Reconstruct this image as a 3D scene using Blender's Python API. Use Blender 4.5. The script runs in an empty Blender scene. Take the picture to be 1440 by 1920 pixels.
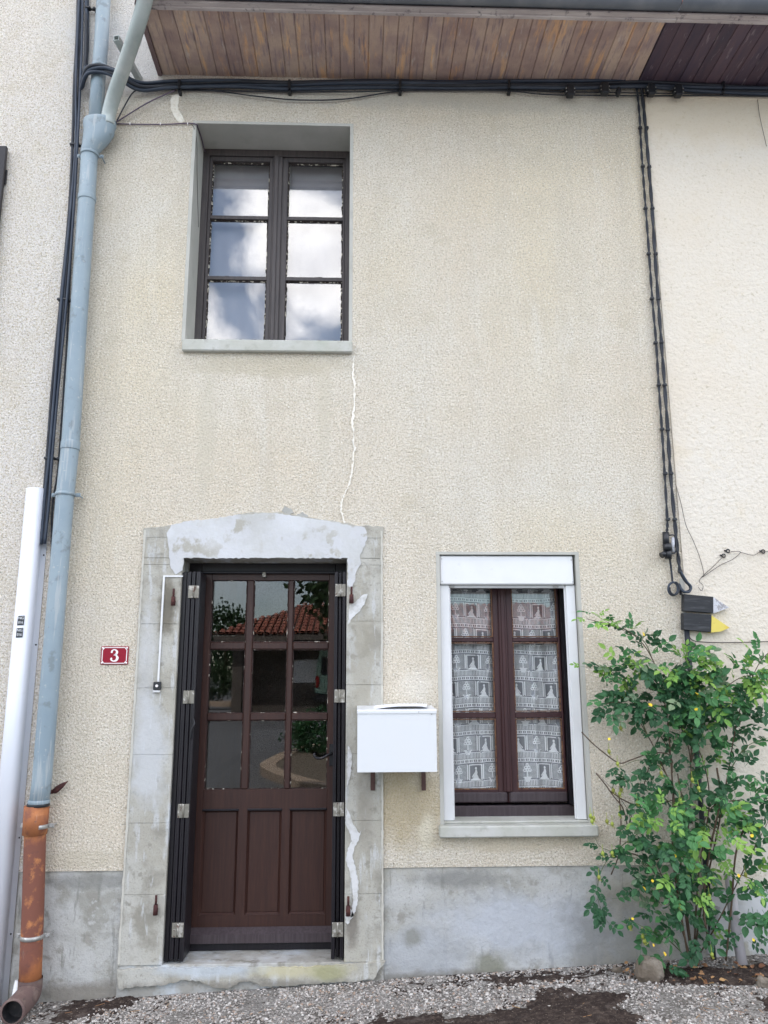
import bpy, math, random
import numpy as np
from mathutils import Vector, Matrix
from mathutils import noise as mnoise
R = math.radians
random.seed(7)
S = bpy.context.scene
C = S.collection

# ------------------------------------------------------------------ camera, sky, sun, exposure
PITCH, YAW, ROLL, F, D, CZ = 0.207471, 0.034193, -0.002949, 1480.0, 4.508, 1.535
fw = Vector((math.sin(YAW)*math.cos(PITCH), math.cos(YAW)*math.cos(PITCH), math.sin(PITCH)))
rt = Vector((math.cos(YAW), -math.sin(YAW), 0.0))
up = rt.cross(fw)
rt2 = rt*math.cos(ROLL) + up*math.sin(ROLL)
up2 = rt2.cross(fw)
cam_data = bpy.data.cameras.new('camera')
cam = bpy.data.objects.new('camera', cam_data)
C.objects.link(cam)
cam.matrix_world = Matrix(((rt2.x, up2.x, -fw.x, 0), (rt2.y, up2.y, -fw.y, -D), (rt2.z, up2.z, -fw.z, CZ), (0, 0, 0, 1)))
cam_data.sensor_fit = 'VERTICAL'
cam_data.sensor_height = 24
cam_data.lens = 24*F/1920
cam_data.clip_start = 0.05
cam_data.clip_end = 1000
S.camera = cam

SUN_EL, SUN_AZ = R(52), R(-14)          # behind the house, a little to the left
w = bpy.data.worlds.new("World"); S.world = w; w.use_nodes = True
nt = w.node_tree; nt.nodes.clear()
def N(nt, t, **k):
    n = nt.nodes.new(t)
    for a, b in k.items():
        if a in n.inputs: n.inputs[a].default_value = b
        else: setattr(n, a, b)
    return n
out = N(nt, 'ShaderNodeOutputWorld')
sky = N(nt, 'ShaderNodeTexSky', sky_type='NISHITA')
sky.sun_disc = False; sky.sun_elevation = SUN_EL; sky.sun_rotation = SUN_AZ
sky.dust_density = 0.8; sky.air_density = 1.0
bg1 = N(nt, 'ShaderNodeBackground', Strength=0.13)
nt.links.new(sky.outputs[0], bg1.inputs[0])
bg2 = N(nt, 'ShaderNodeBackground', Strength=1.0)          # sunlit cumulus
mix = N(nt, 'ShaderNodeMixShader')
tc = N(nt, 'ShaderNodeTexCoord')
mp = N(nt, 'ShaderNodeMapping'); mp.inputs['Scale'].default_value = (1, 1, 1.5); mp.inputs['Location'].default_value = (3.55, 1.1, 0.3)
nt.links.new(tc.outputs['Generated'], mp.inputs[0])
cn = N(nt, 'ShaderNodeTexNoise', Scale=4.2, Detail=10.0, Roughness=0.55, Distortion=0.3)
nt.links.new(mp.outputs[0], cn.inputs['Vector'])
cr = N(nt, 'ShaderNodeValToRGB')
cr.color_ramp.elements[0].position = 0.455; cr.color_ramp.elements[1].position = 0.555
cr.color_ramp.elements[0].color = (0, 0, 0, 1); cr.color_ramp.elements[1].color = (1, 1, 1, 1)
nt.links.new(cn.outputs[0], cr.inputs[0])
cn2 = N(nt, 'ShaderNodeTexNoise', Scale=5.0, Detail=6.0, Roughness=0.6)
nt.links.new(mp.outputs[0], cn2.inputs['Vector'])
cc = N(nt, 'ShaderNodeValToRGB')
cc.color_ramp.elements[0].position = 0.35; cc.color_ramp.elements[1].position = 0.65
cc.color_ramp.elements[0].color = (1.22, 1.19, 1.24, 1); cc.color_ramp.elements[1].color = (2.4, 2.33, 2.30, 1)
nt.links.new(cn2.outputs[0], cc.inputs[0])
nt.links.new(cc.outputs[0], bg2.inputs[0])
sx = N(nt, 'ShaderNodeSeparateXYZ'); nt.links.new(tc.outputs['Generated'], sx.inputs[0])
lo = N(nt, 'ShaderNodeMapRange'); lo.inputs[1].default_value = .08; lo.inputs[2].default_value = .32; lo.inputs[3].default_value = .12; nt.links.new(sx.outputs[2], lo.inputs[0])
ml_ = N(nt, 'ShaderNodeMath', operation='MULTIPLY'); nt.links.new(cr.outputs[0], ml_.inputs[0]); nt.links.new(lo.outputs[0], ml_.inputs[1])
nt.links.new(ml_.outputs[0], mix.inputs[0]); nt.links.new(bg1.outputs[0], mix.inputs[1]); nt.links.new(bg2.outputs[0], mix.inputs[2])
nt.links.new(mix.outputs[0], out.inputs[0])

sd = bpy.data.lights.new('sun', 'SUN'); sd.energy = 3.6; sd.angle = R(0.53); sd.color = (1, 0.95, 0.88)
sun = bpy.data.objects.new('sun', sd); C.objects.link(sun)
sv = Vector((math.sin(SUN_AZ)*math.cos(SUN_EL), math.cos(SUN_AZ)*math.cos(SUN_EL), math.sin(SUN_EL)))
sun.location = (0, 0, 20)
sun.rotation_euler = sv.to_track_quat('Z', 'Y').to_euler()

S.view_settings.view_transform = 'Standard'; S.view_settings.look = 'None'
S.view_settings.gamma = 1.0; S.view_settings.use_curve_mapping = False
S.view_settings.exposure = 1.52
S.render.engine = 'CYCLES'
S.cycles.max_bounces = 8; S.cycles.transparent_max_bounces = 12
S.cycles.use_denoising = True

# ------------------------------------------------------------------ survey: a point of the photograph on a real vertical plane at depth Y
def P(px, py, Y=0.0):
    d = fw + rt2*((px-720)/F) - up2*((py-960)/F)
    t = (D+Y)/d.y
    return Vector((d.x*t, Y, CZ + d.z*t))
def PX(px, py, Y=0.0): return P(px, py, Y).x
def PZ(px, py, Y=0.0): return P(px, py, Y).z
def poly(pts, Y=0.0): return [(P(x, y, Y).x, P(x, y, Y).z) for x, y in pts]

# ------------------------------------------------------------------ mesh helpers
class MB:
    def __init__(s): s.v = []; s.f = []; s.sm = []
    def add(s, vs, fs, smooth=False):
        n = len(s.v); s.v += [tuple(v) for v in vs]
        s.f += [tuple(i+n for i in f) for f in fs]; s.sm += [smooth]*len(fs); return s
    def box(s, x0, x1, y0, y1, z0, z1, rot=None, bev=0.0):
        if x0 > x1: x0, x1 = x1, x0
        if y0 > y1: y0, y1 = y1, y0
        if z0 > z1: z0, z1 = z1, z0
        if bev > 0:
            b = min(bev, (x1-x0)*.45, (y1-y0)*.45, (z1-z0)*.45)
            vs = []; idx = {}
            for ix, X in enumerate((x0, x1)):
                for iy, Y in enumerate((y0, y1)):
                    for iz, Z in enumerate((z0, z1)):
                        sx, sy, sz = (1 if ix == 0 else -1), (1 if iy == 0 else -1), (1 if iz == 0 else -1)
                        idx[ix, iy, iz, 0] = len(vs); vs.append((X, Y+sy*b, Z+sz*b))
                        idx[ix, iy, iz, 1] = len(vs); vs.append((X+sx*b, Y, Z+sz*b))
                        idx[ix, iy, iz, 2] = len(vs); vs.append((X+sx*b, Y+sy*b, Z))
            g = lambda a, c, e, k: idx[a, c, e, k]
            fs = [(g(0,0,0,0), g(0,0,1,0), g(0,1,1,0), g(0,1,0,0)), (g(1,0,0,0), g(1,1,0,0), g(1,1,1,0), g(1,0,1,0)),
                  (g(0,0,0,1), g(1,0,0,1), g(1,0,1,1), g(0,0,1,1)), (g(0,1,0,1), g(0,1,1,1), g(1,1,1,1), g(1,1,0,1)),
                  (g(0,0,0,2), g(0,1,0,2), g(1,1,0,2), g(1,0,0,2)), (g(0,0,1,2), g(1,0,1,2), g(1,1,1,2), g(0,1,1,2))]
            for a in (0, 1):
                for c in (0, 1):
                    fs.append((g(a,c,0,0), g(a,c,1,0), g(a,c,1,1), g(a,c,0,1)))
                    fs.append((g(a,0,c,0), g(a,1,c,0), g(a,1,c,2), g(a,0,c,2)))
                    fs.append((g(0,a,c,1), g(1,a,c,1), g(1,a,c,2), g(0,a,c,2)))
                    for e in (0, 1): fs.append((g(a,c,e,0), g(a,c,e,1), g(a,c,e,2)))
        else:
            vs = [(x0,y0,z0),(x1,y0,z0),(x1,y1,z0),(x0,y1,z0),(x0,y0,z1),(x1,y0,z1),(x1,y1,z1),(x0,y1,z1)]
            fs = [(0,3,2,1),(4,5,6,7),(0,1,5,4),(1,2,6,5),(2,3,7,6),(3,0,4,7)]
        if rot:
            c, m = rot; c = Vector(c); vs = [c + m @ (Vector(v)-c) for v in vs]
        return s.add(vs, fs)
    def prism(s, pts, y0, y1, inset=0.0):     # outline in X,Z extruded along Y (y0 = front)
        n = len(pts)
        a = sum(pts[i][0]*pts[(i+1) % n][1]-pts[(i+1) % n][0]*pts[i][1] for i in range(n))
        if a < 0: pts = pts[::-1]
        vs = [(x, y0, z) for x, z in pts]+[(x, y1, z) for x, z in pts]
        fs = [tuple(range(n)), tuple(range(2*n-1, n-1, -1))]+[(i, i+n, (i+1) % n+n, (i+1) % n) for i in range(n)]
        return s.add(vs, fs)
    def tube(s, pts, r, seg=10, cap=True, sy=1.0):
        pts = [Vector(p) for p in pts]; n = len(pts)
        rs = r if isinstance(r, (list, tuple)) else [r]*n
        vs = []; fs = []
        t0 = (pts[1]-pts[0]).normalized()
        ref = Vector((0, 1, 0)) if abs(t0.y) < .9 else Vector((1, 0, 0))
        u = t0.cross(ref).normalized()
        for i, p in enumerate(pts):
            t = (pts[min(i+1, n-1)]-pts[max(i-1, 0)])
            if t.length < 1e-9: t = t0.copy()
            t.normalize(); u = (u-t*u.dot(t))
            if u.length < 1e-6: u = t.orthogonal()
            u.normalize(); q = t.cross(u)
            for k in range(seg):
                a = 2*math.pi*k/seg
                o = u*math.cos(a)*rs[i]+q*math.sin(a)*rs[i]
                o.y *= sy
                vs.append(p+o)
        for i in range(n-1):
            for k in range(seg):
                a = i*seg+k; b = i*seg+(k+1) % seg
                fs.append((a, b, b+seg, a+seg))
        s.add(vs, fs, True)
        if cap:
            m = len(s.v)-len(vs)
            s.f.append(tuple(m+k for k in range(seg-1, -1, -1))); s.sm.append(False)
            s.f.append(tuple(m+(n-1)*seg+k for k in range(seg))); s.sm.append(False)
        return s
    def loft(s, rings, cap=True, smooth=True):
        k = len(rings[0]); vs = [v for r in rings for v in r]; fs = []
        for i in range(len(rings)-1):
            for j in range(k):
                a = i*k+j; b = i*k+(j+1) % k
                fs.append((a, b, b+k, a+k))
        s.add(vs, fs, smooth); m = len(s.v)-len(vs)
        if cap:
            s.f.append(tuple(m+j for j in range(k-1, -1, -1))); s.sm.append(False)
            s.f.append(tuple(m+(len(rings)-1)*k+j for j in range(k))); s.sm.append(False)
        return s
    def ball(s, c, r, seg=8, rings=6, scale=(1, 1, 1), jit=0.0, rnd=random):
        c = Vector(c); vs = [c+Vector((0, 0, -r*scale[2]))]; fs = []
        for i in range(1, rings):
            th = math.pi*i/rings
            for k in range(seg):
                a = 2*math.pi*k/seg; q = 1+rnd.uniform(-jit, jit)
                vs.append(c+Vector((math.sin(th)*math.cos(a)*r*scale[0]*q, math.sin(th)*math.sin(a)*r*scale[1]*q, -math.cos(th)*r*scale[2]*q)))
        vs.append(c+Vector((0, 0, r*scale[2]))); L = len(vs)-1
        for k in range(seg):
            fs.append((0, 1+(k+1) % seg, 1+k)); b = 1+(rings-2)*seg
            fs.append((b+k, b+(k+1) % seg, L))
        for i in range(rings-2):
            for k in range(seg):
                a = 1+i*seg+k; b = 1+i*seg+(k+1) % seg
                fs.append((a, b, b+seg, a+seg))
        return s.add(vs, fs, True)
    def build(s, name, m, parent=None, origin=None):
        return link(name, s.v, s.f, s.sm, m, parent, origin)

def wloc(o):
    l = Vector((0, 0, 0))
    while o: l += o.location; o = o.parent
    return l
def link(name, v, f, sm, m, parent=None, origin=None):
    a = np.array(v, dtype=float).reshape(-1, 3)
    if origin is None:
        lo = a.min(0); hi = a.max(0); origin = ((lo[0]+hi[0])/2, (lo[1]+hi[1])/2, lo[2])
    origin = Vector(origin)
    a = a-np.array(origin)
    me = bpy.data.meshes.new(name)
    me.from_pydata(a.tolist(), [], f)
    if sm is not None:
        me.polygons.foreach_set('use_smooth', sm if not isinstance(sm, bool) else [sm]*len(f))
    me.validate(); me.update()
    if m: me.materials.append(m)
    o = bpy.data.objects.new(name, me); C.objects.link(o)
    o.location = origin - (wloc(parent) if parent else Vector((0, 0, 0)))
    if parent: o.parent = parent
    return o
def tag(o, label=None, cat=None, group=None, kind=None):
    if label: o['label'] = label
    if cat: o['category'] = cat
    if group: o['group'] = group
    if kind: o['kind'] = kind
    return o
def thing(name, label, cat, loc=(0, 0, 0), group=None):
    o = bpy.data.objects.new(name, None); C.objects.link(o); o.location = loc; o.empty_display_size = .1
    return tag(o, label, cat, group)
def partroot(name, parent, loc):
    o = bpy.data.objects.new(name, None); C.objects.link(o); o.parent = parent; o.empty_display_size = .05
    o.location = Vector(loc)-wloc(parent); return o
def spline(pts, n=8):
    pts = [Vector(p) for p in pts]; o = []
    q = [pts[0]*2-pts[1]]+pts+[pts[-1]*2-pts[-2]]
    for i in range(1, len(q)-2):
        a, b, c, d = q[i-1], q[i], q[i+1], q[i+2]
        for k in range(n):
            t = k/n
            o.append(0.5*((2*b)+(c-a)*t+(2*a-5*b+4*c-d)*t*t+(3*b-a-3*c+d)*t**3))
    o.append(pts[-1]); return o
def jag(pts, amp, step=0.02, closed=True, rnd=random):
    o = []; n = len(pts)
    for i in range(n if closed else n-1):
        a = Vector(pts[i]); b = Vector(pts[(i+1) % n]); L = (b-a).length; k = max(1, int(L/step))
        nrm = Vector((-(b-a).y, (b-a).x)).normalized()
        for j in range(k):
            p = a+(b-a)*(j/k)+nrm*rnd.uniform(-amp, amp)*(0.3 if j == 0 else 1)
            o.append((p.x, p.y))
    if not closed: o.append(tuple(pts[-1]))
    return o

# ------------------------------------------------------------------ materials
def mat(name, col, rough=0.8, layers=(), bump=(), metal=0.0, spec=0.4, coord='Object', scale=(1, 1, 1), rnd=0.0, coat=0.0, spots=()):
    """layers: (noise scale, detail, colour, lo, hi[, type[, stretch]]); bump: (scale, detail, strength, distance[, type])"""
    m = bpy.data.materials.new(name); m.use_nodes = True; nt = m.node_tree
    b = nt.nodes['Principled BSDF']
    b.inputs['Roughness'].default_value = rough; b.inputs['Metallic'].default_value = metal
    b.inputs['Specular IOR Level'].default_value = spec
    if coat: b.inputs['Coat Weight'].default_value = coat
    tcn = N(nt, 'ShaderNodeTexCoord'); mpn = N(nt, 'ShaderNodeMapping'); mpn.inputs['Scale'].default_value = scale
    if coord == 'World':
        g = N(nt, 'ShaderNodeNewGeometry'); nt.links.new(g.outputs['Position'], mpn.inputs[0])
    else: nt.links.new(tcn.outputs[coord], mpn.inputs[0])
    rgb = N(nt, 'ShaderNodeRGB'); rgb.outputs[0].default_value = (*col, 1)
    cur = rgb.outputs[0]
    def tex(sc, det, kind, stretch=None):
        src = mpn.outputs[0]
        if stretch:
            m2 = N(nt, 'ShaderNodeMapping'); m2.inputs['Scale'].default_value = stretch
            nt.links.new(src, m2.inputs[0]); src = m2.outputs[0]
        if kind == 'voronoi':
            t = N(nt, 'ShaderNodeTexVoronoi', Scale=sc); o = t.outputs['Distance']
        elif kind == 'wave':
            t = N(nt, 'ShaderNodeTexWave', Scale=sc, Distortion=6.0, Detail=3.0); o = t.outputs['Fac']
        else:
            t = N(nt, 'ShaderNodeTexNoise', Scale=sc, Detail=det, Roughness=0.6); o = t.outputs[0]
        nt.links.new(src, t.inputs['Vector']); return o
    for L in layers:
        sc, det, c2, lo, hi = L[:5]; kind = L[5] if len(L) > 5 else 'noise'; st = L[6] if len(L) > 6 else None
        o = tex(sc, det, kind, st)
        mr = N(nt, 'ShaderNodeMapRange'); mr.inputs[1].default_value = lo; mr.inputs[2].default_value = hi
        nt.links.new(o, mr.inputs[0])
        mx = N(nt, 'ShaderNodeMix', data_type='RGBA')
        nt.links.new(mr.outputs[0], mx.inputs[0]); nt.links.new(cur, mx.inputs[6])
        mx.inputs[7].default_value = (*c2[:3], 1)
        if len(c2) > 3:
            mm = N(nt, 'ShaderNodeMath', operation='MULTIPLY'); mm.inputs[1].default_value = c2[3]
            nt.links.new(mr.outputs[0], mm.inputs[0]); nt.links.new(mm.outputs[0], mx.inputs[0])
        cur = mx.outputs[2]
    for (cx_, cy_, cz2, rx_, rz_, c2, st_, nsc) in spots:      # stains and other noisy tints, some in bands under eaves and sills
        g2 = N(nt, 'ShaderNodeNewGeometry'); m3 = N(nt, 'ShaderNodeMapping')
        m3.inputs['Location'].default_value = (-cx_/rx_, 0, -cz2/rz_); m3.inputs['Scale'].default_value = (1/rx_, 0, 1/rz_)
        nt.links.new(g2.outputs['Position'], m3.inputs[0])
        ln = N(nt, 'ShaderNodeVectorMath', operation='LENGTH'); nt.links.new(m3.outputs[0], ln.inputs[0])
        nn = N(nt, 'ShaderNodeTexNoise', Scale=nsc, Detail=5.0, Roughness=.65); nt.links.new(g2.outputs['Position'], nn.inputs['Vector'])
        m4 = N(nt, 'ShaderNodeMath', operation='MULTIPLY_ADD'); m4.inputs[1].default_value = 1.6; nt.links.new(nn.outputs[0], m4.inputs[0]); nt.links.new(ln.outputs['Value'], m4.inputs[2])
        mr = N(nt, 'ShaderNodeMapRange'); mr.inputs[1].default_value = 2.0; mr.inputs[2].default_value = 1.35; mr.inputs[3].default_value = 0; mr.inputs[4].default_value = st_
        nt.links.new(m4.outputs[0], mr.inputs[0])
        mx = N(nt, 'ShaderNodeMix', data_type='RGBA'); nt.links.new(mr.outputs[0], mx.inputs[0]); nt.links.new(cur, mx.inputs[6]); mx.inputs[7].default_value = (*c2, 1)
        cur = mx.outputs[2]
    if rnd:
        oi = N(nt, 'ShaderNodeObjectInfo'); hs = N(nt, 'ShaderNodeHueSaturation')
        mr = N(nt, 'ShaderNodeMapRange'); mr.inputs[3].default_value = 1-rnd; mr.inputs[4].default_value = 1+rnd
        nt.links.new(oi.outputs['Random'], mr.inputs[0]); nt.links.new(mr.outputs[0], hs.inputs['Value'])
        mr2 = N(nt, 'ShaderNodeMapRange'); mr2.inputs[3].default_value = .5-rnd*.06; mr2.inputs[4].default_value = .5+rnd*.06
        nt.links.new(oi.outputs['Random'], mr2.inputs[0]); nt.links.new(mr2.outputs[0], hs.inputs['Hue'])
        nt.links.new(cur, hs.inputs['Color']); cur = hs.outputs[0]
    nt.links.new(cur, b.inputs['Base Color'])
    prev = None
    for B in bump:
        sc, det, st, di = B[:4]; kind = B[4] if len(B) > 4 else 'noise'; ss = B[5] if len(B) > 5 else None
        bn = N(nt, 'ShaderNodeBump', Strength=st, Distance=di)
        nt.links.new(tex(sc, det, kind, ss), bn.inputs['Height'])
        if prev: nt.links.new(prev, bn.inputs['Normal'])
        prev = bn.outputs[0]
    if prev: nt.links.new(prev, b.inputs['Normal'])
    return m

M = {}
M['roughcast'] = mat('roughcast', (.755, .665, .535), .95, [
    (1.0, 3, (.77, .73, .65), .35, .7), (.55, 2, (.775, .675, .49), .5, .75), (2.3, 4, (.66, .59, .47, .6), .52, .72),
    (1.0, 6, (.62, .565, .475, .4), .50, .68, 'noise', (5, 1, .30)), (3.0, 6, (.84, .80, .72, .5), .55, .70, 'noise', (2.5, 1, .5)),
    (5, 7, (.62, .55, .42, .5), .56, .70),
    (88, 4, (.60, .53, .41), .49, .60), (128, 3, (.26, .21, .15), .59, .67), (100, 3, (.90, .86, .78), .56, .66)],  # dark specks paint pit shade and dirt into the colour
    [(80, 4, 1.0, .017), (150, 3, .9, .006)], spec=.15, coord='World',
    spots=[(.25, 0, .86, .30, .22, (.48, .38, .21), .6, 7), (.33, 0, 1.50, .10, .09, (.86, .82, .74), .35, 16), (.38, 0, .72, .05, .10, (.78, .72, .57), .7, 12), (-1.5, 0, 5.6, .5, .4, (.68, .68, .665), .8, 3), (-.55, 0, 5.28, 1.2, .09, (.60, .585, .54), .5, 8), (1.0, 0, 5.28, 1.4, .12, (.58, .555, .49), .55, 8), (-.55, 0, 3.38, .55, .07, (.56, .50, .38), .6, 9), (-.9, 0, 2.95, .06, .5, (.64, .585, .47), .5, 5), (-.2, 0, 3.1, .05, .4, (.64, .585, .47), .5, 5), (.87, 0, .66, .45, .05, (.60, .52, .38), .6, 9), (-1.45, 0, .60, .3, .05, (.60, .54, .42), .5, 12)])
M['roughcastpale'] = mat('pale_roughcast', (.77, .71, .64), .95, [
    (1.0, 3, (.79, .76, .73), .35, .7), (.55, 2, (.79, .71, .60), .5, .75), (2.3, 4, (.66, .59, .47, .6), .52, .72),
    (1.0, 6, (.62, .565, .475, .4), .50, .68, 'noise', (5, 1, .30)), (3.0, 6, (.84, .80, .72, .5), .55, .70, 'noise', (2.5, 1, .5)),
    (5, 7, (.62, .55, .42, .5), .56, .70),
    (88, 4, (.60, .53, .41), .49, .60), (128, 3, (.26, .21, .15), .59, .67), (100, 3, (.90, .86, .78), .56, .66)],  # pit shade and dirt coloured in as dark specks here too
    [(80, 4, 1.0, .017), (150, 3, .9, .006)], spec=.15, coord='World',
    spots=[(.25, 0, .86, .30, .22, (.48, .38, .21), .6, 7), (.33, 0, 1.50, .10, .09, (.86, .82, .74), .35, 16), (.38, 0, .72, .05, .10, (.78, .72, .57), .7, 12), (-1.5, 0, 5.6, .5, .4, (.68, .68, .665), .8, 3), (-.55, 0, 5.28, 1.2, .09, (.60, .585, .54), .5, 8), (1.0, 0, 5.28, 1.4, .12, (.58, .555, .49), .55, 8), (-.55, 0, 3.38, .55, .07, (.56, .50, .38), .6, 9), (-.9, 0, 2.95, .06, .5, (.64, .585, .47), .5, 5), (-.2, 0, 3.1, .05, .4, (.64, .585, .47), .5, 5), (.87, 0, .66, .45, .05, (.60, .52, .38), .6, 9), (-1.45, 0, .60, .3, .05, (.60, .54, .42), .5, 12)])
M['stucco'] = mat('stucco', (.67, .60, .50), .93, [
    (1.0, 4, (.69, .64, .56), .35, .65), (3, 5, (.66, .57, .43), .58, .8), (42, 4, (.50, .44, .33, .8), .61, .70), (85, 3, (.62, .55, .44), .55, .7)],
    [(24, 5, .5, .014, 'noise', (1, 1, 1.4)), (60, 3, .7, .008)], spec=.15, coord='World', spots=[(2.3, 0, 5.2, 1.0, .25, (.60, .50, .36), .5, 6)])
M['plinth'] = mat('plinth', (.39, .385, .355), .92, [
    (1.6, 6, (.45, .45, .435), .46, .56), (4, 7, (.32, .315, .285), .52, .62), (1.1, 5, (.39, .36, .28), .52, .64), (9, 7, (.27, .26, .23, .8), .56, .64), (20, 6, (.46, .46, .45, .7), .58, .66), (6, 7, (.20, .20, .18, .6), .60, .66, 'noise', (3, 1, .6)), (90, 2, (.24, .24, .22, .6), .58, .72)],
    [(7, 6, .6, .025), (60, 4, .6, .005)], spec=.2, coord='World',
    spots=[(.95, 0, .24, .60, .17, (.45, .475, .52), .8, 3.5), (.35, 0, .10, .3, .14, (.38, .40, .43), .7, 5), (.70, 0, .04, .10, .08, (.20, .20, .15), .8, 14), (.30, 0, .20, .06, .05, (.20, .20, .17), .7, 14), (1.35, 0, .15, .25, .3, (.22, .22, .21), .7, 6), (.55, 0, .48, .25, .05, (.21, .21, .20), .7, 12), (-1.4, 0, .49, .3, .04, (.22, .22, .205), .7, 12), (.7, 0, -.01, .9, .05, (.17, .155, .13), .8, 12), (-1.4, 0, -.05, .35, .07, (.20, .18, .15), .8, 10)])
M['concrete'] = mat('concrete', (.39, .372, .32), .9, [
    (2.2, 6, (.45, .44, .40), .45, .58), (5, 7, (.29, .275, .235), .52, .64), (2.6, 7, (.52, .535, .545), .57, .64, 'noise', (2.2, 1, .8)),
    (9, 7, (.50, .505, .50, .8), .57, .63, 'noise', (3, 1, .5)), (22, 6, (.23, .22, .185, .7), .58, .68), (110, 2, (.27, .26, .23, .6), .55, .7)],
    [(8, 6, .6, .014), (70, 4, .5, .004)], spec=.2, coord='World',
    spots=[(-1.07, 0, 1.93, .05, .17, (.15, .135, .105), .85, 14), (-1.13, 0, 1.15, .10, .30, (.53, .55, .57), .7, 9), (-1.17, 0, 1.60, .05, .4, (.52, .53, .54), .5, 12), (-.3, 0, .07, .26, .05, (.52, .48, .32), .8, 10), (-.15, 0, .05, .10, .05, (.28, .28, .15), .7, 12), (-.75, 0, .08, .3, .05, (.48, .53, .58), .7, 7), (.02, 0, 1.65, .07, .5, (.31, .29, .235), .6, 9), (.05, 0, 1.0, .06, .35, (.27, .25, .21), .6, 9), (-.02, 0, .27, .04, .12, (.14, .12, .10), .7, 16), (-.5, 0, -.02, .8, .04, (.18, .165, .14), .7, 14)])
M['reveal'] = mat('reveal_render', (.43, .425, .385), .9, [(3, 5, (.50, .49, .45), .4, .65), (9, 5, (.36, .35, .31, .6), .55, .75)], [(50, 4, .3, .003)], spec=.2, coord='World')
M['whiteplaster'] = mat('white_plaster', (.53, .535, .545), .9, [(6, 7, (.45, .45, .43), .46, .58), (9, 8, (.39, .375, .33), .545, .60), (3, 3, (.64, .655, .68, .7), .45, .65), (60, 3, (.56, .56, .55, .5), .55, .7)],
    [(9, 5, .5, .01), (55, 4, .4, .003)], spec=.2, coord='World')
M['crackfill'] = mat('fresh_crack_filler', (.84, .80, .72), .9, [(25, 4, (.74, .71, .64), .5, .66)], [(60, 4, .8, .008)], spec=.2, coord='World')
M['limewash'] = mat('limewash', (.52, .505, .45), .9, [(10, 6, (.46, .44, .39), .48, .60)], [(60, 4, .5, .004)], spec=.2, coord='World')
M['filler'] = mat('filler', (.62, .62, .62), .9, [(20, 5, (.47, .465, .44), .48, .66)], [(40, 4, .5, .004)], spec=.2, coord='World')
M['creamfiller'] = mat('cream_filler', (.88, .84, .74), .95, [(50, 4, (.76, .70, .58), .5, .7)], [(60, 4, .9, .01)], spec=.15, coord='World')
M['stepstone'] = mat('step_cement', (.34, .33, .30), .92, [(5, 6, (.44, .44, .43), .45, .6), (14, 6, (.24, .23, .20), .52, .66), (2.5, 5, (.50, .54, .57), .55, .65)], [(12, 6, .7, .015), (60, 4, .5, .004)], spec=.2, coord='World')
M['sillstone'] = mat('sill_stone', (.44, .44, .39), .9, [(4, 5, (.52, .52, .49), .45, .65), (22, 5, (.34, .33, .29, .7), .55, .72), (6, 4, (.38, .41, .34, .6), .55, .7)], [(50, 4, .4, .003)], spec=.2, coord='World')
def wood(name, a, b, c, rough=.45, sc=1.0, spec=.4):
    return mat(name, a, rough, [(9*sc, 5, b, .4, .65, 'noise', (9, 9, .5)), (40*sc, 4, c, .58, .75, 'noise', (6, 6, .25))],
               [(60*sc, 4, .25, .002, 'noise', (5, 5, .2))], spec=spec)
M['doorwood'] = wood('painted_brown_wood', (.038, .0165, .013), (.052, .022, .016), (.026, .012, .011), .42)
M['darkwood'] = wood('dark_brown_wood', (.010, .009, .012), (.016, .013, .017), (.007, .006, .008), .38, spec=.4)
M['sashwood'] = wood('stained_sash_wood', (.042, .016, .018), (.056, .022, .022), (.028, .012, .013), .42)
M['barwood'] = wood('sheen_greyed_bar_wood', (.045, .032, .036), (.065, .050, .055), (.026, .018, .021), .5)  # greyed and lightened so the sky sheen sits in the base colour
M['oldsash'] = wood('weathered_sash_wood', (.055, .047, .048), (.080, .068, .066), (.032, .028, .032), .5)
M['putty'] = mat('flaking_putty', (.028, .020, .018), .8, [(55, 3, (.60, .56, .47), .55, .58, 'noise', (1, 1, 1))], [(60, 3, .8, .003)], coord='World')
M['puttyless'] = mat('worn_glazing_edge', (.035, .018, .015), .7, [(38, 3, (.55, .50, .42), .62, .64)], [(60, 3, .6, .002)], coord='World')
M['amber'] = mat('bare_wood_edge', (.16, .075, .035), .6, [(30, 4, (.26, .14, .07), .5, .65), (45, 3, (.06, .025, .02), .52, .6)], coord='World')
M['soffit'] = mat('soffit_board_wood', (.50, .37, .30), .75, [
    (3, 5, (.38, .275, .245), .4, .62, 'noise', (2, 2, 1)), (3.2, 5, (.70, .43, .24, .85), .55, .66, 'noise', (6, .9, 1)), (7, 6, (.29, .22, .225), .54, .66, 'noise', (6, .7, 1)), (9, 6, (.55, .47, .42, .8), .60, .72, 'noise', (5, .8, 1)), (60, 3, (.08, .06, .06, .5), .6, .75, 'noise', (5, .4, 1))],
    [(40, 4, .4, .003, 'noise', (5, .4, 1))], spec=.25, rnd=.13, coord='World')
M['soffitdark'] = mat('soffit_board_stained_dark', (.105, .068, .085), .6, [
    (4, 5, (.075, .055, .08), .4, .62, 'noise', (4, .8, 1)), (9, 6, (.26, .21, .23, .7), .58, .70, 'noise', (5, .9, 1))],
    [(40, 4, .4, .003, 'noise', (5, .4, 1))], spec=.3, rnd=.18, coord='World')
M['fascia'] = mat('fascia_wood', (.42, .37, .36), .8, [(6, 5, (.55, .50, .48), .45, .65, 'noise', (.5, 4, 4)), (20, 5, (.10, .09, .10), .58, .72)], [(30, 4, .4, .003)], spec=.2, coord='World')
M['sidetrim'] = mat('verge_trim_wood', (.20, .14, .14), .7, [(8, 5, (.17, .12, .11), .5, .7)], spec=.25, coord='World')
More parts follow.
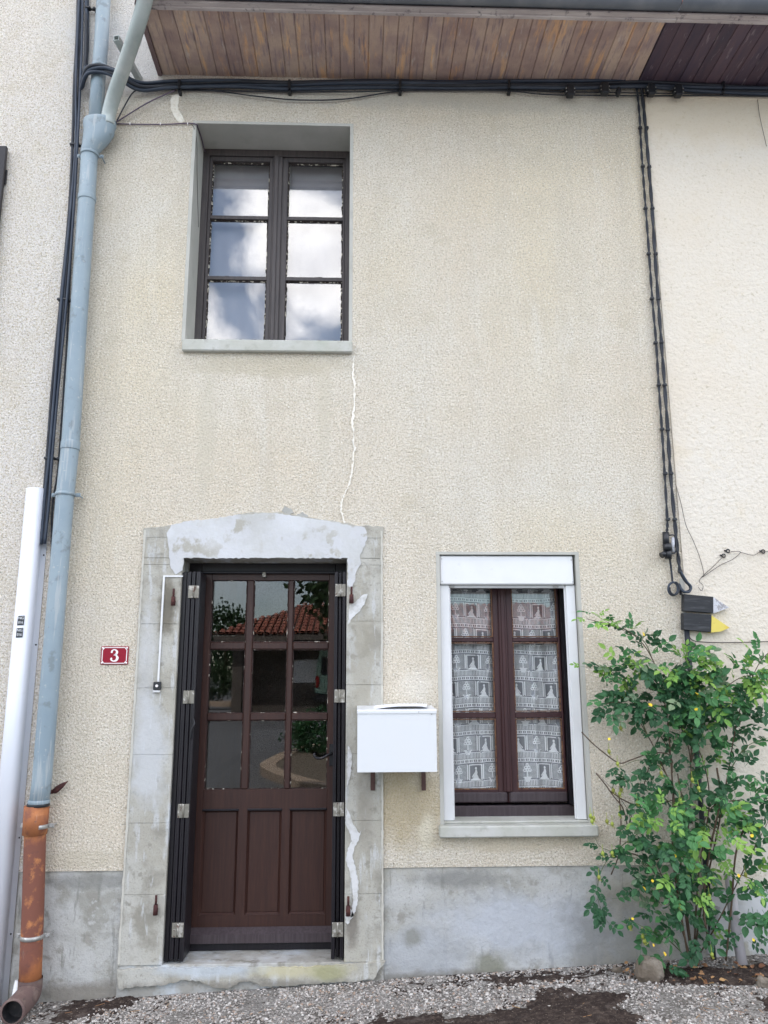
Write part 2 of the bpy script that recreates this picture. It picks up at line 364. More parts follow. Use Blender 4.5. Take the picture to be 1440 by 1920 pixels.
M['gutter'] = mat('gutter_zinc', (.13, .145, .17), .5, [(4, 4, (.19, .20, .22), .45, .65)], metal=.3)
M['pvcblue'] = mat('grey_blue_pvc', (.27, .335, .375), .45, [(2, 5, (.22, .285, .33), .42, .62), (12, 7, (.17, .20, .21, .7), .58, .66), (7, 6, (.40, .43, .44, .6), .57, .64, 'noise', (5, 5, .35)), (40, 4, (.45, .46, .45, .5), .64, .68)], spec=.4, coord='World')
M['zincpipe'] = mat('weathered_zinc', (.40, .45, .435), .55, [(5, 5, (.50, .53, .51), .45, .68), (12, 5, (.32, .37, .36, .6), .55, .72)], metal=.15, spec=.4, coord='World')
M['rustpipe'] = mat('orange_flaking_pipe', (.36, .135, .055), .75, [
    (3.5, 6, (.19, .075, .052), .46, .56, 'noise', (1, 1, .8)), (15, 6, (.46, .19, .075), .55, .68), (35, 5, (.13, .06, .05), .60, .72), (9, 6, (.40, .30, .24, .5), .62, .72, 'noise', (3, 3, .5))],
    [(30, 5, .5, .003)], spec=.3, coord='World')
M['rustdark'] = mat('brown_pipe_elbow', (.13, .085, .078), .75, [(12, 5, (.19, .14, .12), .5, .65), (30, 5, (.08, .055, .05), .55, .7)], [(40, 4, .5, .003)], coord='World')
M['galv'] = mat('galvanised_metal', (.42, .42, .41), .5, [(20, 5, (.30, .28, .25), .5, .65), (45, 4, (.55, .55, .54), .55, .7)], metal=.6, coord='World')
M['hinge'] = mat('flaked_galvanised_hinge', (.25, .235, .20), .6, [(30, 5, (.48, .46, .42), .54, .60), (45, 5, (.12, .075, .06), .60, .64)], metal=.5, coord='World')
M['rust'] = mat('rusty_iron', (.06, .022, .022), .8, [(40, 5, (.11, .04, .03), .5, .65)], [(60, 4, .5, .002)], metal=.2, coord='World')
M['iron'] = mat('wrought_iron', (.03, .03, .033), .5, [(40, 4, (.06, .055, .055), .5, .7)], metal=.5)
M['black'] = mat('black_cable', (.022, .025, .033), .55, [(8, 4, (.04, .045, .055), .45, .7)], spec=.35, coord='World')
M['navycable'] = mat('dark_blue_cable', (.03, .042, .065), .5, [(6, 4, (.05, .065, .09), .45, .7)], spec=.4, coord='World')
M['blackbox'] = mat('black_plastic', (.012, .014, .018), .35, spec=.5)
M['thinwire'] = mat('thin_grey_wire', (.07, .06, .055), .6)
M['mauvecable'] = mat('mauve_brown_cable', (.13, .10, .14), .6)
M['whitelacq'] = mat('white_lacquered_metal', (.68, .70, .75), .32, [(1.6, 3, (.70, .725, .79), .4, .7), (14, 5, (.60, .61, .63, .35), .62, .75)], spec=.5, coord='World')
M['whitepvc'] = mat('white_pvc', (.70, .705, .71), .35, [(3, 4, (.65, .655, .66), .45, .7), (25, 5, (.60, .60, .58, .5), .62, .74)], spec=.5, coord='World')
M['mailwhite'] = mat('mailbox_white', (.66, .675, .685), .35, [(5, 5, (.66, .68, .70), .4, .7), (5, 6, (.60, .61, .62, .5), .58, .75, 'noise', (3, 3, .5))], spec=.5, coord='World')
M['bracketbrown'] = mat('brown_bracket', (.075, .035, .03), .6, [(20, 4, (.11, .06, .05), .5, .7)])
M['paper'] = mat('paper', (.78, .80, .86), .8)
M['paperprint'] = mat('printed_paper', (.12, .17, .34), .7, [(60, 2, (.55, .57, .62), .5, .56)])
M['enamelred'] = mat('red_enamel', (.26, .003, .02), .35, spec=.25)
M['enamelwhite'] = mat('white_enamel', (.82, .78, .78), .3, spec=.5)
M['labelgrey'] = mat('printed_label_grey', (.05, .055, .06), .6, spec=.2)
M['labelwhite'] = mat('printed_label_letter', (.72, .74, .76), .5)
M['plaqueblack'] = mat('black_painted_wood', (.022, .024, .028), .7, [(10, 5, (.06, .062, .068), .5, .68, 'noise', (.6, 4, 4)), (40, 5, (.14, .14, .14, .6), .66, .74)], [(30, 4, .4, .003, 'noise', (.4, 4, 4))], coord='World')
M['tipwhite'] = mat('worn_white_paint', (.55, .56, .60), .75, [(30, 5, (.30, .29, .30), .55, .62), (12, 5, (.42, .42, .45), .5, .7)], coord='World')
M['tipyellow'] = mat('yellow_paint', (.66, .54, .12), .7, [(14, 5, (.60, .43, .05), .5, .7), (40, 4, (.45, .34, .10, .6), .62, .72)], coord='World')
M['stem'] = mat('rose_stem', (.085, .055, .035), .8, [(20, 4, (.13, .09, .06), .5, .7)], [(60, 3, .5, .002)])
M['greenstem'] = mat('green_rose_shoot', (.09, .12, .04), .7)
M['stone'] = mat('field_stone', (.13, .105, .08), .95, [(9, 5, (.22, .19, .155), .5, .68), (25, 5, (.12, .10, .08), .55, .7)], [(18, 5, .8, .02)], coord='World')
M['drybrown'] = mat('dry_leaf', (.28, .15, .075), .85, [(30, 4, (.40, .26, .14), .5, .7)], rnd=.3)
M['hip'] = mat('green_rosehip', (.26, .30, .05), .5, [(30, 3, (.36, .34, .08), .5, .7)], rnd=.25)
M['yellowleaf'] = mat('yellow_leaf', (.70, .50, .03), .55, [(60, 3, (.62, .33, .05), .6, .7)], rnd=.12)
M['greypipe'] = mat('pale_grey_pipe', (.42, .40, .42), .6, [(9, 4, (.34, .32, .33), .5, .7)], coord='World')
M['soil'] = mat('dark_soil', (.036, .027, .024), .98, [(30, 5, (.075, .057, .048), .46, .64), (100, 3, (.22, .18, .15), .62, .70), (12, 4, (.12, .10, .09, .6), .55, .7)], [(40, 5, 1.0, .02)], spec=.1, coord='World')
M['ground'] = mat('gritty_cement', (.22, .21, .195), .95, [(6, 5, (.13, .12, .108), .45, .62), (70, 4, (.42, .40, .38), .54, .62), (90, 4, (.06, .05, .045), .55, .64)], [(60, 4, .9, .012)], spec=.15, coord='World')
M['pebble'] = mat('pebbles', (.36, .335, .31), .8, [(55, 1, (.60, .57, .54), .53, .60), (48, 1, (.20, .175, .155), .54, .60), (40, 1, (.34, .25, .19), .60, .66)], spec=.3, coord='World')
M['asphalt'] = mat('asphalt', (.12, .125, .135), .9, [(.5, 4, (.10, .10, .105), .4, .7), (80, 2, (.14, .14, .145), .6, .75)], [(80, 3, .4, .004)], spec=.3, coord='World')
M['kerb'] = mat('kerb_stone', (.36, .27, .20), .9, [(8, 4, (.42, .36, .30), .5, .7)], coord='World')
M['mulch'] = mat('bed_gravel', (.15, .12, .09), .95, [(40, 4, (.26, .23, .19), .55, .65)], [(40, 4, .9, .03)], coord='World')
M['tile'] = mat('terracotta_tile', (.33, .11, .07), .85, [(2, 4, (.26, .085, .06), .4, .6), (5, 5, (.42, .20, .13), .6, .72)], rnd=.1, coord='World')
M['shedwall'] = mat('shed_dark_wall', (.10, .085, .075), .9, [(3, 4, (.07, .06, .055), .4, .7)], coord='World')
M['vangreen'] = mat('van_paint', (.33, .50, .40), .3, spec=.5, coat=.4)
M['tyre'] = mat('rubber', (.02, .02, .02), .8)
M['redlamp'] = mat('red_lens', (.45, .02, .02), .2)
M['interior'] = mat('dark_room_paint', (.10, .095, .09), .9)
M['tilerow'] = M['tile']

def leafmat(name, a, b, trans):
    m = bpy.data.materials.new(name); m.use_nodes = True; nt = m.node_tree
    p = nt.nodes['Principled BSDF']; p.inputs['Roughness'].default_value = .5; p.inputs['Specular IOR Level'].default_value = .35
    oi = N(nt, 'ShaderNodeObjectInfo')
    tcx = N(nt, 'ShaderNodeNewGeometry')
    no = N(nt, 'ShaderNodeTexNoise', Scale=14.0, Detail=2.0); nt.links.new(tcx.outputs['Position'], no.inputs['Vector'])
    ad = N(nt, 'ShaderNodeMath', operation='ADD'); nt.links.new(oi.outputs['Random'], ad.inputs[0]); nt.links.new(no.outputs[0], ad.inputs[1])
    mr = N(nt, 'ShaderNodeMapRange'); mr.inputs[1].default_value = .3; mr.inputs[2].default_value = 1.3; nt.links.new(ad.outputs[0], mr.inputs[0])
    mx = N(nt, 'ShaderNodeMix', data_type='RGBA'); mx.inputs[6].default_value = (*a, 1); mx.inputs[7].default_value = (*b, 1)
    nt.links.new(mr.outputs[0], mx.inputs[0]); nt.links.new(mx.outputs[2], p.inputs['Base Color'])
    tr = N(nt, 'ShaderNodeBsdfTranslucent'); nt.links.new(mx.outputs[2], tr.inputs[0])
    ms = N(nt, 'ShaderNodeMixShader', Fac=trans)
    nt.links.new(p.outputs[0], ms.inputs[1]); nt.links.new(tr.outputs[0], ms.inputs[2])
    nt.links.new(ms.outputs[0], nt.nodes['Material Output'].inputs[0]); return m
M['leafdark'] = leafmat('rose_leaf_dark', (.020, .075, .034), (.048, .145, .058), .2)
M['leafmid'] = leafmat('rose_leaf_mid', (.045, .16, .058), (.09, .25, .085), .25)
M['leaflight'] = leafmat('rose_leaf_young', (.13, .31, .06), (.28, .46, .10), .3)
M['leafpale'] = leafmat('rose_leaf_underside', (.14, .22, .13), (.22, .30, .17), .3)
M['treeleaf'] = leafmat('tree_leaf', (.02, .05, .018), (.045, .09, .03), .2)

def glass(name, k):
    m = bpy.data.materials.new(name); m.use_nodes = True; nt = m.node_tree; nt.nodes.remove(nt.nodes['Principled BSDF'])
    g = N(nt, 'ShaderNodeNewGeometry')
    io = N(nt, 'ShaderNodeMath', operation='MULTIPLY_ADD'); io.inputs[1].default_value = -.8333; io.inputs[2].default_value = 1.5
    nt.links.new(g.outputs['Backfacing'], io.inputs[0])
    fr = N(nt, 'ShaderNodeFresnel'); nt.links.new(io.outputs[0], fr.inputs['IOR'])
    mu = N(nt, 'ShaderNodeMath', operation='MULTIPLY'); mu.inputs[1].default_value = k; mu.use_clamp = True
    nt.links.new(fr.outputs[0], mu.inputs[0])
    a = N(nt, 'ShaderNodeBsdfTransparent'); a.inputs[0].default_value = (.975, .985, .98, 1)
    b = N(nt, 'ShaderNodeBsdfGlossy', Roughness=0.0)
    bn = N(nt, 'ShaderNodeBump', Strength=.006, Distance=.01)
    no = N(nt, 'ShaderNodeTexNoise', Scale=4.0, Detail=1.0); nt.links.new(g.outputs['Position'], no.inputs['Vector'])
    nt.links.new(no.outputs[0], bn.inputs['Height']); nt.links.new(bn.outputs[0], b.inputs['Normal'])
    ms = N(nt, 'ShaderNodeMixShader')
    nt.links.new(mu.outputs[0], ms.inputs[0]); nt.links.new(a.outputs[0], ms.inputs[1]); nt.links.new(b.outputs[0], ms.inputs[2])
    nt.links.new(ms.outputs[0], nt.nodes['Material Output'].inputs[0]); return m
M['glass'] = glass('window_glass', 1.25)
M['glassup'] = glass('double_window_glass', 2.5)
def cloth(name, col, alpha, lines=0.0):
    m = bpy.data.materials.new(name); m.use_nodes = True; nt = m.node_tree; nt.nodes.remove(nt.nodes['Principled BSDF'])
    t = N(nt, 'ShaderNodeBsdfTransparent'); d = N(nt, 'ShaderNodeBsdfDiffuse'); d.inputs[0].default_value = (*col, 1)
    tl = N(nt, 'ShaderNodeBsdfTranslucent'); tl.inputs[0].default_value = (*col, 1)
    m1 = N(nt, 'ShaderNodeMixShader', Fac=.25); nt.links.new(d.outputs[0], m1.inputs[1]); nt.links.new(tl.outputs[0], m1.inputs[2])
    m2 = N(nt, 'ShaderNodeMixShader', Fac=alpha); nt.links.new(t.outputs[0], m2.inputs[1]); nt.links.new(m1.outputs[0], m2.inputs[2])
    nt.links.new(m2.outputs[0], nt.nodes['Material Output'].inputs[0]); return m
M['net'] = cloth('fine_net', (.86, .88, .97), .30)
M['lacethread'] = cloth('lace_thread', (.97, .97, .99), .99)
M['voile'] = cloth('white_voile', (.62, .60, .66), .75)

# ------------------------------------------------------------------ the setting: ground
def gz(x, y):
    z = .047*x*(1 if abs(x) < 6 else 6/abs(x)) - .006
    if y < 0: z += -.012*min(-y, 3)
    if y < -3: z += .033*(min(-y, 30)-3)
    return z
def ground_sheet(name, x0, x1, y0, y1, nx, ny, m, dz=0.0, amp=0.0):
    v = []; f = []
    for j in range(ny+1):
        for i in range(nx+1):
            x = x0+(x1-x0)*i/nx; y = y0+(y1-y0)*j/ny
            z = gz(x, y)+dz
            if amp: z += amp*(mnoise.noise((x*9, y*9, 0))*.7+mnoise.noise((x*30, y*30, 3))*.4)
            v.append((x, y, z))
    for j in range(ny):
        for i in range(nx):
            a = j*(nx+1)+i; f.append((a, a+1, a+nx+2, a+nx+1))
    return tag(link(name, v, f, True, m, origin=(0, 0, 0)), kind='structure')
ground_sheet('ground', -200, 200, -300, 60, 100, 90, M['asphalt'], -.035)
# the earth is uneven and thins out
ground_sheet('pavement', -3.2, 3.6, -1.6, 0.02, 340, 80, M['ground'], 0, .006)

# soil patches: irregular low mounds of earth lying on the pavement
def soilpatch(pts, hz, seed, dz=.002):
    rnd = random.Random(seed)
    xs = [p[0] for p in pts]; ys = [p[1] for p in pts]
    from mathutils.geometry import intersect_point_line
    def inside(x, y):
        c = False; n = len(pts)
        for i in range(n):
            (x1, y1), (x2, y2) = pts[i], pts[(i+1) % n]
            if (y1 > y) != (y2 > y) and x < (x2-x1)*(y-y1)/(y2-y1)+x1: c = not c
        return c
    def edge(x, y):
        return min((intersect_point_line(Vector((x, y, 0)), Vector((*pts[i], 0)), Vector((*pts[(i+1) % len(pts)], 0))), i) and seg(x, y, pts[i], pts[(i+1) % len(pts)]) for i in range(len(pts)))
    def seg(x, y, a, b):
        ax, ay = a; bx, by = b; dx, dy = bx-ax, by-ay; L = dx*dx+dy*dy+1e-9
        t = max(0, min(1, ((x-ax)*dx+(y-ay)*dy)/L)); return math.hypot(x-ax-t*dx, y-ay-t*dy)
    st = .012; v = []; idx = {}; f = []
    nx = int((max(xs)-min(xs)+.12)/st); ny = int((max(ys)-min(ys)+.12)/st)
    X0, Y0 = min(xs)-.06, min(ys)-.06
    H = {}
    for j in range(ny+1):
        for i in range(nx+1):
            x, y = X0+i*st, Y0+j*st
            d = edge(x, y)*(1 if inside(x, y) else -1)
            d += .10*mnoise.noise((x*6, y*9, seed))+.07*mnoise.noise((x*22, y*30, seed+5))+.05*mnoise.noise((x*55, y*60, seed+5))-.03+.10*mnoise.noise((x*3, y*4, 77))
            h = min(1, max(-.4, d/.05))*hz + hz*.5*mnoise.noise((x*40, y*40, 1))+.004*mnoise.noise((x*90, y*90, 1))
            H[i, j] = h
            idx[i, j] = len(v); v.append((x, y, gz(x, y)+dz+h))
    for j in range(ny):
        for i in range(nx):
            if max(H[i, j], H[i+1, j], H[i, j+1], H[i+1, j+1]) > -.002:
                f.append((idx[i, j], idx[i+1, j], idx[i+1, j+1], idx[i, j+1]))
    return v, f
def G(px, py):      # point of the pavement
    d = fw + rt2*((px-720)/F) - up2*((py-960)/F)
    t = 1.0
    for _ in range(30):
        x, y = d.x*t, -D+d.y*t
        t = (gz(x, y)-CZ)/d.z
    return (d.x*t, -D+d.y*t)
soils = []
for k, (pts, h) in enumerate([
        ([(1000, 1862), (1080, 1852), (1145, 1860), (1180, 1880), (1195, 1925), (1160, 1990), (980, 1990), (960, 1925), (985, 1890)], .010),
        ([(640, 1925), (820, 1898), (985, 1890), (1000, 1930), (1180, 1925), (1190, 2000), (300, 2000), (330, 1950), (480, 1930)], .010),
        ([(1185, 1822), (1260, 1812), (1340, 1812), (1440, 1800), (1520, 1795), (1520, 1850), (1440, 1850), (1350, 1846), (1262, 1846), (1190, 1838)], .012),
        ([(1420, 1870), (1520, 1850), (1560, 1930), (1440, 1925)], .010),
        ([(90, 1900), (130, 1878), (210, 1868), (300, 1858), (310, 1866), (240, 1880), (170, 1900), (120, 1925), (60, 1925)], .007),
        ([(760, 1845), (900, 1836), (1100, 1822), (1190, 1812), (1190, 1824), (1100, 1834), (900, 1847), (790, 1852)], .006)]):
    gp = [G(*p) for p in pts]
    gp = [(x, min(y, .0)) for x, y in gp]
    v, f = soilpatch(gp, h, 11*k+3)
    o = link('soil', v, f, True, M['soil']); tag(o, kind='stuff', label='dark bare soil lying over the pebbled ground', cat='soil'); soils.append(gp)

def in_soil(x, y):
    for pts in soils:
        c = False; n = len(pts)
        for i in range(n):
            (x1, y1), (x2, y2) = pts[i], pts[(i+1) % n]
            if (y1 > y) != (y2 > y) and x < (x2-x1)*(y-y1)/(y2-y1)+x1: c = not c
        if c: return True
    return False
# pebbles: a few base shapes scattered with numpy into one mesh
def pebble_field():
    rnd = np.random.RandomState(4)
    phi = (1+5**.5)/2
    ico = np.array([(-1,phi,0),(1,phi,0),(-1,-phi,0),(1,-phi,0),(0,-1,phi),(0,1,phi),(0,-1,-phi),(0,1,-phi),(phi,0,-1),(phi,0,1),(-phi,0,-1),(-phi,0,1)])/1.902
    fi = np.array([(0,11,5),(0,5,1),(0,1,7),(0,7,10),(0,10,11),(1,5,9),(5,11,4),(11,10,2),(10,7,6),(7,1,8),(3,9,4),(3,4,2),(3,2,6),(3,6,8),(3,8,9),(4,9,5),(2,4,11),(6,2,10),(8,6,7),(9,8,1)])
    V = []; Fc = []; n = 0; cnt = 0
    while cnt < 34000:
        x = rnd.uniform(-2.6, 3.2); y = -abs(rnd.rand())**1.15*1.15-.004
        dn = mnoise.noise((x*3.1, y*3.1, 8))
        cnt += 1
        if in_soil(x, y) and rnd.rand() > .16+1.1*max(0, mnoise.noise((x*14, y*18, 2))): continue
        if x < -1.1 and y < -.02 and (x+1.1)*-.35+.1 > rnd.rand()*.9+.25: continue
        if dn < -.28 and rnd.rand() < .75: continue
        r = .0030+.0058*rnd.rand()**2.4
        if rnd.rand() < .02: r *= 1.7
        a = rnd.uniform(0, 6.28); c, s = math.cos(a), math.sin(a)
        sc = np.array([r*rnd.uniform(1, 1.7), r*rnd.uniform(.7, 1.05), r*rnd.uniform(.45, .8)])
        p = ico*(1+rnd.uniform(-.16, .16, (12, 1)))*sc
        tl = rnd.uniform(-.5, .5)
        z2 = p[:, 2]*math.cos(tl)+p[:, 0]*math.sin(tl); x2 = p[:, 0]*math.cos(tl)-p[:, 2]*math.sin(tl)
        q = np.stack([x2*c-p[:, 1]*s+x, x2*s+p[:, 1]*c+y, z2+gz(x, y)+r*.25], 1)
        V.append(q); Fc.append(fi+n); n += 12
    V = np.concatenate(V); Fc = np.concatenate(Fc)
    me = bpy.data.meshes.new('pebbles'); me.vertices.add(len(V)); me.vertices.foreach_set('co', V.ravel())
    me.loops.add(len(Fc)*3); me.loops.foreach_set('vertex_index', Fc.ravel().astype('i'))
    me.polygons.add(len(Fc)); me.polygons.foreach_set('loop_start', np.arange(0, len(Fc)*3, 3, dtype='i'))
    me.polygons.foreach_set('loop_total', np.full(len(Fc), 3, dtype='i')); me.update(calc_edges=True)
    me.materials.append(M['pebble'])
    o = bpy.data.objects.new('pebbles', me); C.objects.link(o)
    tag(o, 'small pale pebbles pressed into the ground along the house', 'pebbles', kind='stuff')
pebble_field()

# ------------------------------------------------------------------ houses
def wall_grid(mb, xs, zs, holes, y0, y1, skip=()):
    xs = sorted(set(xs)); zs = sorted(set(zs))
    ins = lambda x, z: any(a < x < b and c < z < d for a, b, c, d in holes)
    cell = {}
    for i in range(len(xs)-1):
        for j in range(len(zs)-1):
            cell[i, j] = not ins((xs[i]+xs[i+1])/2, (zs[j]+zs[j+1])/2)
    for (i, j), on in cell.items():
        if not on: continue
        a, b, c, d = xs[i], xs[i+1], zs[j], zs[j+1]
        mb.add([(a,y0,c),(b,y0,c),(b,y0,d),(a,y0,d)], [(0,1,2,3)])
        mb.add([(a,y1,c),(b,y1,c),(b,y1,d),(a,y1,d)], [(3,2,1,0)])
        if not cell.get((i-1, j)): mb.add([(a,y0,c),(a,y0,d),(a,y1,d),(a,y1,c)], [(0,1,2,3)])
        if not cell.get((i+1, j)): mb.add([(b,y0,c),(b,y1,c),(b,y1,d),(b,y0,d)], [(0,1,2,3)])
        if not cell.get((i, j-1)): mb.add([(a,y0,c),(a,y1,c),(b,y1,c),(b,y0,c)], [(0,1,2,3)])
        if not cell.get((i, j+1)): mb.add([(a,y0,d),(b,y0,d),(b,y1,d),(a,y1,d)], [(0,1,2,3)])
    return mb

ZP = .545            # top of the plinth
SOF = 5.400          # underside of the eaves
XL = -1.68           # joint with the left house
XR = 1.895           # joint with the right house
DO = (-1.0, -.06, .09, 2.21)      # door opening
SU = (-1.226, .146, 2.385)        # door surround outer left, right, top
UW = (-1.052, -.057, 3.535, 5.045)
LW = (.474, 1.268, .755, 2.236)

house = thing('house', 'beige roughcast house with glazed brown door between grey downpipe and right cables', 'house', (.1, 0, 0))
mb = MB()
wall_grid(mb, [XL, SU[0], SU[1], UW[0], UW[1], LW[0], LW[1], XR], [ZP, SU[2], LW[2], LW[3], UW[2], UW[3], SOF+.269],
          [(SU[0], SU[1], -1, SU[2]), UW, LW], 0, .42)
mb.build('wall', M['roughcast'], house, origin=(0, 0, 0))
for a, b in ((XL, SU[0]-.002), (SU[1]+.002, XR)):
    mb = MB(); mb.box(a, b, .009, .40, -.6, ZP-.002); mb.build('plinth', M['plinth'], house, origin=(0, 0, 0))
# rest of the body, so the rooms are closed and the house shades its front
mb = MB()
mb.box(XL+.001, XL+.25, .421, 6.0, -.6, SOF+.2); mb.box(XR-.25, XR-.001, .421, 6.0, -.6, SOF+.2); mb.box(XL+.251, XR-.251, 5.7, 6.0, -.6, SOF+.2)
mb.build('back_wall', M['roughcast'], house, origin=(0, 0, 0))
mb = MB()
mb.box(XL+.251, XR-.251, .425, 5.699, -.05, .03); mb.box(XL+.251, XR-.251, .425, 5.699, 2.75, 2.95)
mb.build('floor', M['interior'], house)
mb = MB(); mb.box(.22, .30, .425, 5.6, .031, 2.749); mb.build('partition', M['interior'], house)

def roof(parent, x0, x1, z, ye):
    mb = MB(); k = math.tan(R(24)); yb = 3.2
    def sec(x): return [(x, ye, z+.06), (x, ye, z+.16), (x, yb, z+.16+k*(yb-ye)), (x, 6.3, z+.16), (x, 6.3, z+.06), (x, yb, z+.04+k*(yb-ye))]
    mb.loft([sec(x0), sec(x1)], smooth=False)
    return mb.build('roof', M['tile'], parent)
roof(house, -1.30, XR-.0015, SOF+.02, -.59)

# soffit boards (tongue and groove), each its own part, shared mesh
eaves = partroot('eaves', house, (0, 0, SOF))
BW = .0885
mbb = MB()
def board_section(y, w=BW):
    g = .006
    return [(-w/2+.001, y, .020), (-w/2+.001, y, .004), (-w/2+g, y, 0), (w/2-g, y, 0), (w/2-.001, y, .004), (w/2-.001, y, .020)]
mbb.loft([board_section(-.535), board_section(-.002)], smooth=False)
b0 = None
def boards(parent, x0, x1, m):
    global b0
    n = round((x1-x0)/BW); w = (x1-x0)/n; first = None
    for i in range(n):
        if first is None:
            mbx = MB(); mbx.loft([board_section(-.535, w), board_section(-.002, w)], smooth=False)
            o = mbx.build('soffit_board', m, parent, origin=(0, 0, 0)); first = o
        else:
            o = first.copy(); C.objects.link(o); o.parent = parent
        o.location = Vector((x0+w*(i+.5), 0, SOF+random.uniform(-.0015, .0015)))-wloc(parent)
        o.rotation_euler = (0, random.uniform(-.008, .008), 0)
boards(eaves, -1.285, 1.845, M['soffit'])
mb = MB(); mb.box(-1.30, XR-.0005, -.562, -.536, SOF-.022, SOF+.10, bev=.003); mb.box(-1.30, XR-.0005, -.5355, -.592, SOF-.014, SOF-.002)
mb.build('fascia', M['fascia'], eaves)
mb = MB(); mb.box(-1.315, -1.286, -.563, -.001, SOF-.012, SOF+.15, bev=.003); mb.build('verge_trim', M['sidetrim'], eaves)
def gutter(parent, x0, x1):
    mb = MB(); rings = []
    for x in (x0, x1):
        r = [];
        for k in range(13):
            a = math.pi*k/12; r.append((x, -.630-.062*math.cos(a), SOF+.055-.062*math.sin(a)))
        for k in range(12, -1, -1):
            a = math.pi*k/12; r.append((x, -.630-.058*math.cos(a), SOF+.055-.058*math.sin(a)))
        rings.append(r)
    mb.loft(rings, smooth=True)
    mb.tube([(x0, -.693, SOF+.057), (x1, -.693, SOF+.057)], .008, 8)
    return mb.build('gutter', M['gutter'], parent)
gutter(eaves, -1.42, 1.885)

# left house
lhouse = thing('house', 'taller pale roughcast house at the left edge behind the white cable cover', 'house', (-4, 0, 0))
mb = MB(); wall_grid(mb, [-7, XL, -1.3165], [ZP, SOF+.27, 8.2], [(XL, 0, 0, SOF+.27)], .0015, .42)
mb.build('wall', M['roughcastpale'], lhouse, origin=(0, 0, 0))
mb = MB(); mb.box(-7, XL-.001, .009, .40, -.8, ZP-.002); mb.build('plinth', M['plinth'], lhouse, origin=(0, 0, 0))
mb = MB(); mb.box(-7, -6.75, .421, 6, -.8, 8.2); mb.box(-1.6, -1.3165, .421, 6, SOF+.6, 8.2); mb.box(-6.749, -1.601, 5.7, 6, -.8, 8.2); mb.box(XL-.25, XL, .421, 6, -.8, SOF+.5)
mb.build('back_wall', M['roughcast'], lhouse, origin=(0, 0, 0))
roof(lhouse, -7.2, -1.2, 8.2, -.5)
mb = MB(); x1 = PX(13, 290, -.04); zt = PZ(10, 274, -.04); zb = 3.4
for i in range(5): mb.box(x1-.002-.105*(i+1), x1-.105*i-.006, -.045, -.018, zb, zt, bev=.003)
mb.box(x1-.525, x1, -.018, -.006, zt-.25, zt-.15, bev=.002); mb.box(x1-.525, x1, -.018, -.006, zb+.15, zb+.25, bev=.002)
mb.build('shutter', M['darkwood'], lhouse)

# right house
rhouse = thing('house', 'cream trowelled stucco house at the right edge behind the rose bush', 'house', (4, 0, 0))
mb = MB(); mb.box(XR+.001, 9, -.006, .42, .42, SOF+.25); mb.build('wall', M['stucco'], rhouse, origin=(0, 0, 0))
mb = MB(); mb.box(XR+.001, 9, .004, .40, -.5, .418); mb.build('plinth', M['whiteplaster'], rhouse, origin=(0, 0, 0))
mb = MB(); mb.box(XR, XR+.25, .421, 6, -.3, SOF+.2); mb.box(8.75, 9, .421, 6, -.3, SOF+.2); mb.box(XR+.251, 8.749, 5.7, 6, -.3, SOF+.2); mb.build('back_wall', M['stucco'], rhouse, origin=(0, 0, 0))
roof(rhouse, XR+.0015, 9.2, SOF+.02, -.59)
reaves = partroot('eaves', rhouse, (4, 0, SOF))
boards(reaves, 1.850, 5.12, M['soffitdark'])
mb = MB(); mb.box(5.125, 9.1, -.535, -.006, SOF, SOF+.02); mb.build('soffit_panel', M['soffitdark'], reaves)
mb = MB(); mb.box(XR+.0005, 9.1, -.560, -.536, SOF-.020, SOF+.10, bev=.003); mb.box(XR+.0005, 9.1, -.5355, -.592, SOF-.014, SOF-.002); mb.build('fascia', M['fascia'], reaves)
gutter(reaves, 1.89, 9.1)

# ------------------------------------------------------------------ door surround
sur = partroot('door_surround', house, (-.54, 0, 0))
JL = [PZ(250, y) for y in (1059, 1170, 1290, 1415, 1543, 1677)]
JR = [PZ(690, y) for y in (1060, 1165, 1284, 1412, 1538, 1675)]
def jamb(x0, x1, zs):
    for a, b in zip(zs[:-1], zs[1:]):
        mb = MB(); mb.box(x0, x1, -.007-random.uniform(0, .0025), .24, min(a, b)+.0009, max(a, b)-.0009, bev=.0008)
        mb.build('block', M['concrete'], sur, origin=(0, 0, 0))
jamb(SU[0], DO[0], [2.2085]+JL+[.0905]); jamb(DO[1], SU[1], [2.2085]+JR+[.0905])
mb = MB(); mb.box(SU[0], SU[1], -.008, .24, 2.21, SU[2]-.001, bev=.002); mb.build('lintel_block', M['concrete'], sur, origin=(0, 0, 0))
mb = MB(); mb.box(SU[0]+.003, SU[1]-.003, .0, .235, .0, 2.384); mb.v = []; mb.f = []; mb.sm = []
# mortar seen in the joints
mb.box(SU[0]+.004, DO[0]-.004, -.0035, .20, .095, 2.38); mb.box(DO[1]+.004, SU[1]-.004, -.0035, .20, .095, 2.38)
mb.build('mortar', M['soil'], sur, origin=(0, 0, 0)) if False else mb.build('mortar', M['concrete'], sur, origin=(0, 0, 0))
